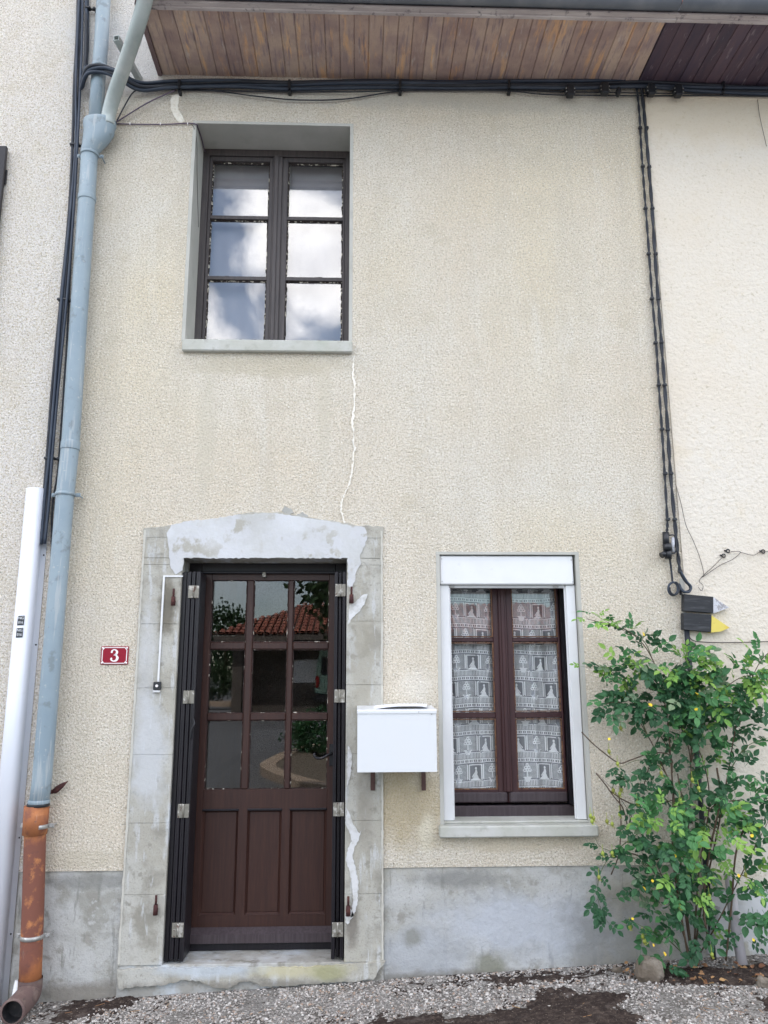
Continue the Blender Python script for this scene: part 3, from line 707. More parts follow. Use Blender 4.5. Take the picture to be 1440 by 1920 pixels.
# peaked grey render over the lintel
pk = poly([(270, 992), (310, 987), (360, 981), (415, 972), (455, 964), (490, 961), (520, 961), (550, 966), (585, 972), (630, 978), (665, 985), (720, 989)])
pk = jag(pk, .004, .02, closed=False) + [(SU[1]-.001, 2.33), (SU[0]+.001, 2.33)]
MB().prism(pk, -.0105, .001).build('lintel_render', M['concrete'], sur, origin=(0, 0, 0))
wp = poly([(322, 985), (345, 979), (400, 973), (450, 966), (490, 963), (520, 963), (556, 969), (600, 976), (650, 984), (684, 990), (689, 1004), (683, 1026), (675, 1040), (677, 1058), (668, 1072), (666, 1090), (657, 1108), (652, 1100), (652, 1047), (345, 1047), (343, 1070), (330, 1078), (322, 1066), (318, 1045), (316, 1020), (313, 1000)])
MB().prism(jag(wp, .004, .014), -.0128, -.006).build('white_plaster_coat', M['whiteplaster'], sur, origin=(0, 0, 0))
for xa, xb in ((SU[0]+.001, SU[0]+.012), (SU[1]-.011, SU[1]-.001)):       # limewashed outer arris
    MB().prism(jag([(xa, .10), (xb, .10), (xb, 2.37), (xa, 2.37)], .002, .02), -.0112, -.004).build('arris_wash', M['limewash'], sur, origin=(0, 0, 0))
for pts in ([(689, 1114), (680, 1116), (668, 1128), (655, 1136), (652, 1172), (660, 1160), (672, 1148), (683, 1134)],
            [(652, 1398), (657, 1404), (660, 1420), (658, 1448), (653, 1468), (650, 1480)],
            [(650, 1515), (657, 1528), (662, 1545), (674, 1562), (678, 1556), (672, 1576), (664, 1590), (661, 1606), (667, 1630), (672, 1655), (670, 1695), (663, 1716), (657, 1720), (662, 1690), (660, 1655), (655, 1630), (648, 1612), (652, 1590), (660, 1577), (655, 1560), (648, 1545)],
            [(648, 1708), (658, 1704), (664, 1714), (652, 1732), (647, 1728)]):
    MB().prism(jag(poly(pts), .003, .010), -.0122, -.006).build('filler_patch', M['filler'], sur, origin=(0, 0, 0))
# threshold and its broken cement front
mb = MB(); mb.box(SU[0], SU[1], -.004, .40, -.30, .0895, bev=.003); mb.build('threshold', M['stepstone'], sur, origin=(0, 0, 0))
th = poly([(222, 1816), (297, 1812), (420, 1812), (560, 1812), (643, 1808), (722, 1800), (760, 1832)]) 
lowe = poly([(760, 1836), (700, 1833), (660, 1838), (620, 1838), (580, 1842), (520, 1846), (490, 1847), (470, 1836), (450, 1838), (428, 1851), (400, 1848), (375, 1836), (345, 1834), (310, 1844), (262, 1846), (226, 1852)])
MB().prism(jag(th[:6]+lowe[1:], .004, .016), -.026, -.003).build('cement_skirt', M['concrete'], sur, origin=(0, 0, 0))

# crack fillers running down the roughcast
def ribbon(pts, w, Y0, Y1, name, m, parent, seed):
    rnd = random.Random(seed); L = []; Rr = []
    q = spline([P(x, y).xz.to_3d() for x, y in pts], 10 if w < .02 else 3)
    for i, p in enumerate(q):
        ww = w*(.25+1.0*rnd.random()**2)*(1+.9*mnoise.noise((i*.3, seed, 0)))
        ox = rnd.uniform(-.4, .4)*min(w, .012)
        L.append((p.x-ww*.5+ox, p.y)); Rr.append((p.x+ww*.5+ox, p.y))
    return MB().prism(L+Rr[::-1], Y0, Y1).build(name, m, parent, origin=(0, 0, 0))
ribbon([(664, 668), (662, 700), (665, 740), (661, 790), (664, 840), (660, 880), (656, 905), (645, 930), (640, 955), (648, 985)], .014, -.007, .0005, 'crack_filler', M['crackfill'], house, 3)
MB().prism(jag(poly([(322, 180), (338, 177), (336, 188), (333, 200), (338, 212), (347, 228), (340, 232), (330, 224), (321, 208), (320, 193)]), .004, .012), -.006, .0005).build('crack_filler', M['creamfiller'], house, origin=(0, 0, 0))
for pts in ([(528, 958), (534, 949), (546, 954), (552, 962), (540, 966)], [(555, 966), (568, 960), (578, 968), (574, 974)]):
    MB().prism(jag(poly(pts), .003, .01), -.004, .0005).build('cement_patch', M['plinth'], house, origin=(0, 0, 0))

# ------------------------------------------------------------------ windows
def pane(name, x0, x1, z0, z1, y, m, parent, tilt=.003):
    mb = MB(); c = Vector(((x0+x1)/2, y, (z0+z1)/2))
    rot = (c, Matrix.Rotation(random.uniform(-tilt, tilt), 3, 'Z') @ Matrix.Rotation(random.uniform(-tilt, tilt), 3, 'X'))
    mb.box(x0-.004, x1+.004, y-.002, y+.002, z0-.004, z1+.004, rot=rot)
    return mb.build(name, m, parent)
def putty(x0, x1, z0, z1, y, w, m, parent, top=True, seed=0):
    rnd = random.Random(seed); mb = MB()
    def strip(a, b, horiz, inner):
        n = 14
        for i in range(n):
            t0 = a+(b-a)*i/n; t1 = a+(b-a)*(i+1)/n; ww = w*rnd.uniform(.6, 1.15); d = rnd.uniform(.002, .006)
            if horiz: mb.box(t0, t1, y-d, y, inner, inner+(ww if inner < (z0+z1)/2 else -ww))
            else: mb.box(inner, inner+(ww if inner < (x0+x1)/2 else -ww), y-d, y, t0, t1)
    strip(x0, x1, True, z0); strip(x0, x1, True, z1); strip(z0+w*1.2, z1-w*1.2, False, x0); strip(z0+w*1.2, z1-w*1.2, False, x1)
    return mb.build('putty', m, parent)

# upper window
uw = partroot('upper_window', house, (-.55, .25, UW[2]))
YF = .25
mb = MB(); mb.box(UW[0], UW[0]+.045, YF, YF+.07, UW[2], UW[3]); mb.box(UW[1]-.035, UW[1], YF, YF+.07, UW[2], UW[3])
mb.box(UW[0]+.0451, UW[1]-.0351, YF, YF+.07, UW[3]-.05, UW[3]); mb.box(UW[0]+.0451, UW[1]-.0351, YF, YF+.07, UW[2], UW[2]+.06)
mb.build('window_frame', M['oldsash'], uw)
PR = [(4.962, 4.553), (4.530, 4.113), (4.090, 3.668)]
for sx0, sx1, px0, px1 in ((-1.006, -.548, -.988, -.603), (-.546, -.093, -.478, -.107)):
    mb = MB(); Y0, Y1 = YF+.008, YF+.055
    mb.box(sx0, px0, Y0, Y1, 3.60, 4.992, bev=.003); mb.box(px1, sx1, Y0, Y1, 3.60, 4.992, bev=.003)
    mb.box(px0, px1, Y0+.0005, Y1, PR[0][0], 4.9915); mb.box(px0, px1, Y0+.0005, Y1, 3.6005, PR[2][1])
    for a, b in ((PR[0][1], PR[1][0]), (PR[1][1], PR[2][0])): mb.box(px0, px1, Y0+.004, Y1, b, a)
    mb.build('sash', M['oldsash'], uw)
    for k, (a, b) in enumerate(PR):
        pane('pane', px0, px1, b, a, YF+.035, M['glassup'], uw, .0015)
        putty(px0, px1, b, a, YF+.033, .0095, M['putty'], uw, seed=k+int(px0*100))
mb = MB(); mb.box(-.578, -.515, YF-.008, YF+.0075, 3.60, 4.99, bev=.004); mb.box(-.568, -.540, YF-.018, YF-.0085, 3.60, 4.99, bev=.004)
mb.build('cover_strip', M['oldsash'], uw)
mb = MB(); g = .0015
mb.box(UW[0]-.02, UW[0]+.0015, -.0015, YF-.001, UW[2], UW[3]); mb.box(UW[1]-.0015, UW[1]+.02, -.0015, YF-.001, UW[2], UW[3]); mb.box(UW[0]-.02, UW[1]+.02, -.0025, YF-.001, UW[3]-.0015, UW[3]+.018)
mb.build('reveal', M['reveal'], uw, origin=(0, 0, 0))
mb = MB(); mb.box(PX(341, 648, -.03), PX(661, 648, -.03), -.035, .262, UW[2]-.07, UW[2]+.004, bev=.006); mb.build('sill', M['sillstone'], uw, origin=(0, 0, 0))

# net curtain behind the upper window
def drape(x0, x1, z0, z1, y, amp, fold, nx=90, nz=12, seed=0):
    v = []; f = []
    for j in range(nz+1):
        for i in range(nx+1):
            x = x0+(x1-x0)*i/nx; z = z0+(z1-z0)*j/nz
            v.append((x, y+cw(x, z, amp, fold, seed), z))
    for j in range(nz):
        for i in range(nx):
            a = j*(nx+1)+i; f.append((a, a+1, a+nx+2, a+nx+1))
    return v, f
def cw(x, z, amp, fold, seed):
    return amp*(math.sin(x*fold+seed+.6*math.sin(z*2.1+seed))+.5*math.sin(x*fold*2.3+seed*2+z))
for i, (a, b) in enumerate(((-1.04, -.56), (-.53, -.05))):
    v, f = drape(a, b, 3.56, 5.02, .36, .004, 22, seed=i*2)
    tag(link('net_curtain', v, f, True, M['voile']), 'plain white net curtain behind the %s upper sash' % ('left', 'right')[i], 'curtain', 'net curtains in the upper window')

# lower window
lw = partroot('lower_window', house, (.87, .18, LW[2]))
Y2 = .185
mb = MB(); mb.box(LW[0]+.001, .530, Y2, Y2+.07, LW[2], 2.10); mb.box(1.207, LW[1]-.001, Y2-.03, Y2+.07, .8355, 2.10); mb.box(.531, 1.206, Y2, Y2+.07, 2.06, 2.10)
mb.build('window_frame', M['darkwood'], lw)  # near-black wood paints the guide rail's shadow into the frame colour
mb = MB(); mb.box(.531, 1.266, Y2-.014, Y2+.07, .757, .828, bev=.008); mb.build('window_board', M['barwood'], lw)
PL = [(2.075, 1.772), (1.740, 1.342), (1.303, .912)]
for sx0, sx1, px0, px1 in ((.532, .8615, .540, .805), (.8635, 1.205, .921, 1.192)):
    mb = MB(); Y0, Y1 = Y2+.008, Y2+.055
    mb.box(sx0, px0, Y0, Y1, .842, 2.058, bev=.002); mb.box(px1, sx1, Y0, Y1, .842, 2.058, bev=.004)
    mb.box(px0, px1, Y0+.0005, Y1, .8425, PL[2][1])
    for a, b in ((PL[0][1], PL[1][0]), (PL[1][1], PL[2][0])): mb.box(px0, px1, Y0+.004, Y1, b+.004, a-.004, bev=.003)
    mb.build('sash', M['sashwood'], lw)
    for k, (a, b) in enumerate(PL):
        pane('pane', px0, px1, b, min(a, 2.058), Y2+.035, M['glass'], lw, .002)
        mb2 = MB(); w_ = .0055
        mb2.box(px0, px0+w_, Y2+.012, Y2+.032, b, min(a, 2.057)); mb2.box(px1-w_, px1, Y2+.012, Y2+.032, b, min(a, 2.057)); mb2.box(px0+w_, px1-w_, Y2+.012, Y2+.032, b, b+w_)
        if k: mb2.box(px0+w_, px1-w_, Y2+.012, Y2+.032, a-w_, a)
        mb2.build('glazing_bead', M['amber'], lw)
    mb = MB(); mb.box(sx0+.004, sx1-.004, Y2-.010, Y2+.0075, .843, .900, bev=.010); mb.build('weather_bar', M['barwood'], lw)
mb = MB(); mb.box(.838, .888, Y2-.006, Y2+.0075, .902, 2.058, bev=.004); mb.box(.852, .874, Y2-.014, Y2-.0065, .902, 2.058, bev=.003); mb.build('cover_strip', M['sashwood'], lw)
mb = MB(); mb.box(LW[0]-.03, 1.300, -.055, .183, .700, .760, bev=.007); mb.box(LW[0]-.0, LW[1], .02, .184, .7605, .772, bev=.003); mb.build('sill', M['sillstone'], lw, origin=(0, 0, 0))
# reveal render of the lower window
mb = MB(); mb.box(LW[0]-.02, LW[0]+.0012, -.0012, .184, .761, LW[3]); mb.box(LW[1]-.0012, LW[1]+.02, -.0012, .184, .761, LW[3]); mb.box(LW[0]-.02, LW[1]+.02, -.0022, .184, LW[3]-.0012, LW[3]+.015); mb.build('reveal', M['reveal'], lw, origin=(0, 0, 0))

rs = partroot('roller_shutter', house, (.87, .03, 2.05))
mb = MB(); mb.box(LW[0]+.003, 1.255, .012, .18, 2.062, LW[3]-.006, bev=.006); mb.build('shutter_box', M['whitepvc'], rs, origin=(0, 0, 0))
mb = MB(); mb.box(.530, 1.208, .045, .075, 2.046, 2.0615, bev=.002); mb.build('shutter_end_bar', M['whitepvc'], rs)
for a, b in ((.474+.003, .530), (1.210, 1.266-.003)):
    mb = MB(); mb.box(a, b, .030, .085, .774, 2.0605, bev=.003)
    s_ = .530 if a < .6 else 1.210
    mb.box(s_-.004 if a < .6 else s_-.0085, s_+.0085 if a < .6 else s_+.004, .046, .052, .776, 2.058); mb.build('guide_rail', M['whitepvc'], rs, origin=(0, 0, 0))
for px, py in ((828, 1048), (1071, 1050), (829, 1090), (1074, 1091)):
    p = P(px, py, .012); mb = MB(); mb.tube([(p.x, .0135, p.z), (p.x, .009, p.z)], .0035, 8); mb.build('screw', M['galv'], rs)
for px in (845, 1040):
    p = P(px, 1102, .045); mb = MB(); mb.box(p.x-.012, p.x+.022, .038, .0445, 2.048, 2.056, bev=.002); mb.build('end_stop', M['galv'], rs)

# lace curtains
def lace(x0, x1, z0, z1, seed, label):
    Y = .255; amp, fold = .011, 40
    root = thing('lace_curtain', label, 'curtain', ((x0+x1)/2, Y, z0), 'lace curtains in the lower window')
    v, f = drape(x0, x1, z0, z1, Y, amp, fold, 70, 10, seed)
    link('net', v, f, True, M['net'], root)
    mb = MB(); W, H = .099, .1555
    def mp(u, w):
        z = w+.006*math.sin(u*14+seed*3+w*3)
        return (u, Y-.0015+cw(u, z, amp, fold, seed), z)
    def pg(pts, d=0.0):
        if any(not (x0 < p[0] < x1 and z0 < p[1] < z1) for p in pts): return
        vs = [mp(*p) for p in pts]; vs = [(a, b-d, c) for a, b, c in vs]
        mb.add(vs, [tuple(range(len(vs)))])
    rows = int((z1-z0)/H)+1
    for r in range(rows+1):
        zb = z1-H*(r+1)+.02; k0 = r % 2
        R_ = lambda a, b, c, e, ox=0: pg([(ox+a*W, zb+c*H), (ox+b*W, zb+c*H), (ox+b*W, zb+e*H), (ox+a*W, zb+e*H)])
        ncell = int((x1-x0)/W)+2
        for c in range(-1, ncell):
            ox = x0+c*W+(.04 if k0 else .0)*1 + seed*.017
            fig = (c+r) % 2 == 0
            # brick band
            n = 8
            for i in range(n):
                R_(i/n, (i+1)/n, .00, .032, ox); R_(i/n, (i+1)/n, .108, .150, ox)
                if i % 2 == 0: R_(i/n+.01, i/n+.085, .025, .115, ox)
                else: R_(i/n+.035, i/n+.075, .04, .10, ox)
            # railing
            for i in range(12):
                R_(i/12+.012, i/12+.058, .165, .345, ox)
            for i in range(6): R_(i/6, (i+1)/6, .345, .375, ox); 
            if fig:
                # window frame with open shutters and a seated figure
                R_(.12, .19, .40, .95, ox); R_(.81, .88, .40, .95, ox)
                for i in range(3): R_(.19+i*.2067, .19+(i+1)*.2067, .91, .95, ox)
                pg([(ox+.0*W, zb+.40*H), (ox+.09*W, zb+.44*H), (ox+.09*W, zb+.93*H), (ox+.0*W, zb+.98*H)])
                pg([(ox+.91*W, zb+.44*H), (ox+1.0*W, zb+.40*H), (ox+1.0*W, zb+.98*H), (ox+.91*W, zb+.93*H)])
                fx = 1 if (c//2+r) % 2 else -1; cx = ox+.5*W
                q = lambda L: pg([(cx+fx*a*W, zb+b*H) for a, b in L], .0006)
                q([(.04+.06*math.cos(t), .80+.055*math.sin(t)) for t in [k*math.pi/4 for k in range(8)]])
                q([(.00, .74), (.09, .75), (.12, .66), (.10, .56), (-.06, .55), (-.03, .66)])
                q([(-.08, .56), (.12, .57), (.18, .47), (.17, .40), (-.16, .40), (-.14, .47)])
                q([(-.17, .48), (-.02, .62), (-.04, .66), (-.20, .52)])
                q([(-.30, .385), (.30, .385), (.24, .43), (.17, .45), (-.17, .45), (-.26, .43)])
            else:
                for i in range(13):
                    zz = .42+i*.043
                    for s in range(4): R_(.03+s*.235, .03+(s+1)*.235, zz, zz+.016, ox)
                cx = ox+.5*W
                q = lambda L: pg([(cx+a*W, zb+b*H) for a, b in L], .0006)
                q([(-.20, .385+.055), (.20, .385+.055), (.13, .29), (-.13, .29)]); q([(-.24, .44), (.24, .44), (.24, .475), (-.24, .475)])
                q([(-.035, .475), (.035, .475), (.03, .64), (-.03, .64)])
                for a, b in ((-.15, .70), (.15, .70), (-.09, .80), (.09, .80), (0, .885), (0, .70)):
                    for t in range(8):
                        t0, t1 = t*math.pi/4, (t+1)*math.pi/4
                        q([(a+.10*math.cos(t0), b+.062*math.sin(t0)), (a+.10*math.cos(t1), b+.062*math.sin(t1)), (a+.045*math.cos(t1), b+.028*math.sin(t1)), (a+.045*math.cos(t0), b+.028*math.sin(t0))])
    o = mb.build('lace_pattern', M['lacethread'], root); o['kind'] = 'stuff'
lace(.500, .845, .86, 2.12, 0, 'white lace curtain in the left sash of the lower window')
lace(.885, 1.235, .86, 2.12, 1, 'white lace curtain in the right sash of the lower window')

# ------------------------------------------------------------------ door
YD = .215
door = partroot('door', house, (-.53, YD, .1))
fr = MB(); fr.box(DO[0]+.001, -.928, YD-.012, YD+.06, .0905, 2.2095); fr.box(-.128, DO[1]-.001, YD-.012, YD+.06, .0905, 2.2095); fr.box(-.9275, -.1285, YD-.012, YD+.06, 2.150, 2.2095, bev=.004)
fr.box(-.9275, -.1285, YD-.028, YD-.0125, 2.146, 2.160, bev=.004); fr.box(-.9275, -.1285, YD-.016, YD+.06, .0905, .128, bev=.003)
fr.build('door_frame', M['darkwood'], door)
cols = [(-.864, -.657), (-.615, -.411), (-.378, -.168)]
rws = [(2.111, 1.745), (1.703, 1.339), (1.299, .921)]
mb = MB(); Y0, Y1 = YD, YD+.042
mb.box(-.927, cols[0][0], Y0, Y1, .131, 2.148, bev=.003); mb.box(cols[2][1], -.129, Y0, Y1, .131, 2.148, bev=.003)
mb.box(cols[0][0], cols[2][1], Y0+.0004, Y1, 2.111, 2.1475); mb.box(cols[0][0], cols[2][1], Y0+.0004, Y1, .811, .921); mb.box(cols[0][0], cols[2][1], Y0+.0004, Y1, .1315, .263)
for a, b in ((cols[0][1], cols[1][0]), (cols[1][1], cols[2][0])):
    mb.box(a, b, Y0+.003, Y1, .921, 2.111, bev=.005)
for a, b in ((rws[1][0], rws[0][1]), (rws[2][0], rws[1][1])):
    for c in cols: mb.box(c[0], c[1], Y0+.003, Y1, a, b, bev=.005)
for a, b in ((-.663, -.613), (-.420, -.375)): mb.box(a, b, Y0+.0004, Y1, .263, .811)
mb.build('door_leaf', M['doorwood'], door, origin=(0, 0, 0))
for i, c in enumerate(cols):
    for k, (a, b) in enumerate(rws):
        pane('pane', c[0], c[1], b, a, YD+.020, M['glass'], door, .0012)
        putty(c[0]+.0, c[1]-.0, b, a, YD+.018, .0055, M['puttyless'], door, seed=i*5+k)
for a, b in ((-.8635, -.6635), (-.6125, -.4205), (-.3745, -.1685)):
    mb = MB()
    mb.box(a+.010, b-.010, YD+.014, YD+.03, .273, .801, bev=.004)
    # bevelled field and moulding
    x0, x1, z0, z1 = a, b, .2635, .8105; e = .012
    for (p, q, r, s) in (((x0, z0), (x1, z0), (x1-e, z0+e), (x0+e, z0+e)), ((x0, z1), (x1, z1), (x1-e, z1-e), (x0+e, z1-e)), ((x0, z0), (x0, z1), (x0+e, z1-e), (x0+e, z0+e)), ((x1, z0), (x1, z1), (x1-e, z1-e), (x1-e, z0+e))):
        mb.add([(p[0], YD+.002, p[1]), (q[0], YD+.002, q[1]), (r[0], YD+.018, r[1]), (s[0], YD+.018, s[1])], [(0, 1, 2, 3)])
    mb.build('panel', M['doorwood'], door, origin=(0, 0, 0))
    mb = MB(); mb.box(a-.002, b+.002, YD-.007, YD-.0003, .806, .818, bev=.004); mb.build('moulding', M['darkwood'], door)
mb = MB(); mb.loft([[(x, YD-.004, .205), (x, YD-.045, .178), (x, YD-.046, .135), (x, YD-.034, .131), (x, YD-.004, .131)] for x in (-.925, -.131)], smooth=False); mb.build('weatherboard', M['barwood'], door)  # lighter bar colour paints in the sky sheen of the sloping top
# lever handle on the right stile
hp = P(622, 1412, YD)
mb = MB(); mb.box(hp.x-.014, hp.x+.010, YD-.006, YD-.0005, hp.z-.07, hp.z+.05, bev=.003)
mb.tube(spline([(hp.x, YD-.004, hp.z), (hp.x, YD-.04, hp.z), (hp.x-.02, YD-.055, hp.z-.006), (hp.x-.055, YD-.058, hp.z-.022), (hp.x-.085, YD-.058, hp.z-.020), (hp.x-.098, YD-.058, hp.z-.004), (hp.x-.090, YD-.058, hp.z+.004)], 6), [.008]*24+[.0075]*6+[.007]*7, 8)
mb.build('handle', M['iron'], door)
lp = P(496, 1079, YD)
mb = MB(); mb.box(lp.x-.011, lp.x+.011, YD-.03, YD-.002, lp.z-.014, lp.z+.018, bev=.003); mb.build('catch', M['hinge'], door)
lp = P(362, 1368, .19)

# folding shutters: slim leaves packed against each jamb
def stack(xs, hx, label_side, side):
    st = partroot('folding_shutter', house, (xs[0][0], .1, .1)); st['label'] = label_side
    for (x0, x1, ya, yb, zb) in xs:
        mb = MB(); mb.box(x0, x1, ya, yb, zb, 2.135, bev=.004)
        # shallow groove lips along the front edge
        mb.box(x0-.0015, x0+.006, ya-.003, ya+.012, zb+.004, 2.130, bev=.001)
        mb.build('shutter_leaf', M['darkwood'], st)
    for z in [PZ(*p, .01) for p in side]:
        a, b = hx; w = (b-a)/2
        mb = MB()
        mb.box(a, a+w-.003, -.002, .004, z-.035, z+.035, bev=.001); mb.box(a+w+.003, b, -.002, .004, z-.035, z+.035, bev=.001)
        mb.tube([(a+w, -.003, z-.035), (a+w, -.003, z+.035)], .0055, 8)
        for sx in (a+w*.45, a+w*1.55):
            for dz in (-.018, .018): mb.tube([(sx, -.0045, z+dz), (sx, .0, z+dz)], .003, 6)
        mb.build('hinge', M['hinge'], st)
stack([(-.996, -.972, .022, .205, .095), (-.966, -.945, .007, .20, .105), (-.939, -.920, .007, .19, .105), (-.914, -.894, .005, .185, .100)], (-.958, -.898), 'dark shutter leaves folded against the left jamb', [(358, 1110), (346, 1307), (335, 1520), (323, 1743)])
stack([(-.082, -.064, .007, .205, .105), (-.104, -.088, .030, .20, .105), (-.128, -.110, .005, .185, .100)], (-.125, -.066), 'dark shutter leaves folded against the right jamb', [(641, 1107), (639, 1305), (636, 1517), (632, 1742)])
mb = MB(); q = P(362, 1368, .0); mb.tube(spline([(q.x+.0, .002, q.z+.055), (q.x+.008, -.01, q.z+.03), (q.x-.006, -.012, q.z), (q.x-.010, -.008, q.z-.05)], 5), .005, 6); o = mb.build('shutter_latch', M['iron'], house)

# ------------------------------------------------------------------ things on the wall
# house number
np0, np1 = P(190, 1213), P(241, 1245)
nb = thing('house_number_plate', 'red enamel number plate reading 3 left of the door', 'number plate', ((np0.x+np1.x)/2, 0, np1.z))
cx, cz_ = (np0.x+np1.x)/2, (np0.z+np1.z)/2; hw, hh = .076, .050
mb = MB(); mb.box(cx-hw, cx+hw, -.008, -.001, cz_-hh, cz_+hh, bev=.003); mb.build('plate', M['enamelred'], nb)
mb = MB(); y0, y1 = -.0094, -.0075; t = .0022; nx_ = .014
path = [(-hw+.006+nx_, hh-.007), (hw-.006-nx_, hh-.007), (hw-.009, hh-.007-nx_), (hw-.009, -hh+.007+nx_), (hw-.006-nx_, -hh+.007), (-hw+.006+nx_, -hh+.007), (-hw+.009, -hh+.007+nx_), (-hw+.009, hh-.007-nx_)]
for i in range(8):
    a, b = Vector(path[i]), Vector(path[(i+1) % 8]); n = Vector((-(b-a).y, (b-a).x)).normalized()*t
    mb.prism([(cx+p.x, cz_+p.y) for p in (a-n, b-n, b+n, a+n)], y0, y1)
mb.build('border', M['enamelwhite'], nb)
def text(s, size, loc, m, parent, name='lettering', bold=0.0, sx=1.0, depth=.0006):
    cu = bpy.data.curves.new('t', 'FONT'); cu.body = s; cu.size = size; cu.align_x = 'CENTER'; cu.align_y = 'CENTER'; cu.extrude = depth; cu.offset = bold
    o = bpy.data.objects.new('t', cu); C.objects.link(o)
    dg = bpy.context.evaluated_depsgraph_get(); me = bpy.data.meshes.new_from_object(o.evaluated_get(dg))
    bpy.data.objects.remove(o)
    n = bpy.data.objects.new(name, me); C.objects.link(n); me.name = name; me.materials.clear(); me.materials.append(m)
    n.rotation_euler = (R(90), 0, 0); n.scale = (sx, 1, 1); n.parent = parent; n.location = Vector(loc)-wloc(parent)
    return n
# numeral 3 drawn as a fat-stroke outline with flared ends
mb = MB()
def stroke(pts, ws, seg=10):
    q = spline([Vector((a, b, 0)) for a, b in pts], seg); n = len(q); L = []; Rr = []
    for i, p in enumerate(q):
        t_ = (q[min(i+1, n-1)]-q[max(i-1, 0)]).normalized(); nn = Vector((-t_.y, t_.x, 0))
        u_ = i/(n-1)*(len(ws)-1); k = min(int(u_), len(ws)-2); w_ = ws[k]+(ws[k+1]-ws[k])*(u_-k)
        w_ *= 1.25; L.append(p+nn*w_); Rr.append(p-nn*w_)
    for i in range(n-1):
        a, b, c, d = L[i], L[i+1], Rr[i+1], Rr[i]
        mb.add([(cx+p.x, yy, cz_+p.y) for yy in (y0, ) for p in (a, b, c, d)], [(0, 1, 2, 3)])
stroke([(-.016, .022), (-.008, .030), (.004, .030), (.013, .020), (.010, .008), (-.002, .003)], [.0045, .0022, .0025, .0050, .0045, .0020])
stroke([(-.004, .003), (.010, -.001), (.017, -.013), (.012, -.026), (-.002, -.031), (-.013, -.027), (-.018, -.018)], [.0020, .0030, .0058, .0050, .0025, .0030, .0045])
for (bx, bz) in ((-.0155, .0185), (-.016, -.0175)):
    mb.add([(cx+bx+.0058*math.cos(k*.785), y0-.0002, cz_+bz+.0058*math.sin(k*.785)) for k in range(8)], [tuple(range(8))])
mb.build('numeral', M['enamelwhite'], nb)
for sx in (-1, 1):
    for sz in (-1, 1):
        mb = MB(); mb.ball((cx+sx*(hw-.009), -.008, cz_+sz*(hh-.009)), .0058, 8, 6, (1, .6, 1)); mb.build('screw', M['enamelwhite'], nb)

# doorbell
bp = P(296, 1286, -.008)
bell = thing('doorbell', 'black doorbell with white button on the left door jamb', 'doorbell', (bp.x, -.01, bp.z-.02))
mb = MB(); mb.box(bp.x-.021, bp.x+.021, -.030, -.010, bp.z-.022, bp.z+.022, bev=.004); mb.build('base', M['blackbox'], bell)
mb = MB(); mb.tube([(bp.x, -.030, bp.z), (bp.x, -.036, bp.z)], .0075, 12); mb.build('button', M['enamelwhite'], bell)
mb = MB(); mb.box(bp.x-.022, bp.x+.016, -.024, -.010, bp.z-.036, bp.z-.0225, bev=.003); mb.build('name_tab', M['whitepvc'], bell)
a, b, c = P(297, 1278, -.01), P(308, 1081, -.01), P(343, 1079, -.01)
mb = MB(); mb.loft([[(p.x-.005, -.017, p.z), (p.x+.005, -.017, p.z), (p.x+.005, -.010, p.z), (p.x-.005, -.010, p.z)] for p in (a, b)], smooth=False)
mb.box(b.x-.005, c.x, -.0165, -.0101, b.z-.003, b.z+.006)
tag(mb.build('cable_trunking', M['whitepvc']), 'thin white cable trunking running from the doorbell up to the lintel', 'cable trunking')

# shutter pintles left in the surround
for px, py, lab in ((325, 1122, 'rusty shutter pintle upper left of the door beside the white trunking'), (659, 1118, 'rusty shutter pintle upper right of the door above the mailbox'),
                    (292, 1700, 'rusty red shutter pintle low on the left door jamb'), (653, 1702, 'rusty shutter pintle low on the right jamb in white filler')):
    p = P(px, py, -.03)
    mb = MB(); mb.tube([(p.x, -.030, p.z+.055), (p.x, -.030, p.z+.005)], .0062, 8); mb.tube([(p.x, -.030, p.z+.010), (p.x, -.030, p.z-.040)], [.011, .013], 10)
    mb.tube([(p.x+.002, -.030, p.z-.015), (p.x+.002, .03, p.z-.015)], .008, 6)
    tag(mb.build('shutter_pintle', M['rust']), lab, 'pintle', 'iron pintles set round the door')

# bird shaped shutter stop
p = P(112, 1476, -.03)
mb = MB(); mb.tube(spline([(p.x-.042, -.03, p.z-.024), (p.x-.02, -.035, p.z-.016), (p.x+.012, -.04, p.z+.008), (p.x+.045, -.04, p.z+.032)], 5), [.009, .012, .009, .012, .014, .015, .016, .016, .015, .014, .013, .011, .009, .006, .004, .002], 8, sy=.5)
mb.tube([(p.x-.034, -.03, p.z-.020), (p.x-.034, .02, p.z-.020)], .006, 6); mb.ball((p.x-.046, -.032, p.z-.024), .011, 8, 6)
tag(mb.build('shutter_stop', M['rust']), 'rusty winged shutter stop on the wall right of the downpipe', 'shutter stop')

# mailbox
ml = thing('mailbox', 'plain white metal mailbox on brown brackets between door and lower window', 'mailbox', (.2, -.14, 1.07))
x0, x1 = .0035, .4115; yf, yb = -.300, -.012; zb = 1.066; zf, zk = 1.372, 1.384
mb = MB()
mb.loft([[(x, yf, zb), (x, yf, zf-.010), (x, yf+.003, zf-.003), (x, yf+.010, zf), (x, yb, zk), (x, yb, zb)] for x in (x0, x0+.003, x1-.003, x1)], smooth=False)
mb.build('body', M['mailwhite'], ml, origin=(0, 0, 0))
mb = MB(); mb.loft([[(x, yf-.0035, zf-.016), (x, yf-.0035, zf-.004), (x, yf+.006, zf+.003), (x, yb, zk+.003), (x, yb, zk+.0005), (x, yf+.006, zf+.0008), (x, yf-.0008, zf-.006), (x, yf-.0008, zf-.016)] for x in (x0-.002, x1+.002)], smooth=False)
mb.build('lid', M['mailwhite'], ml, origin=(0, 0, 0))
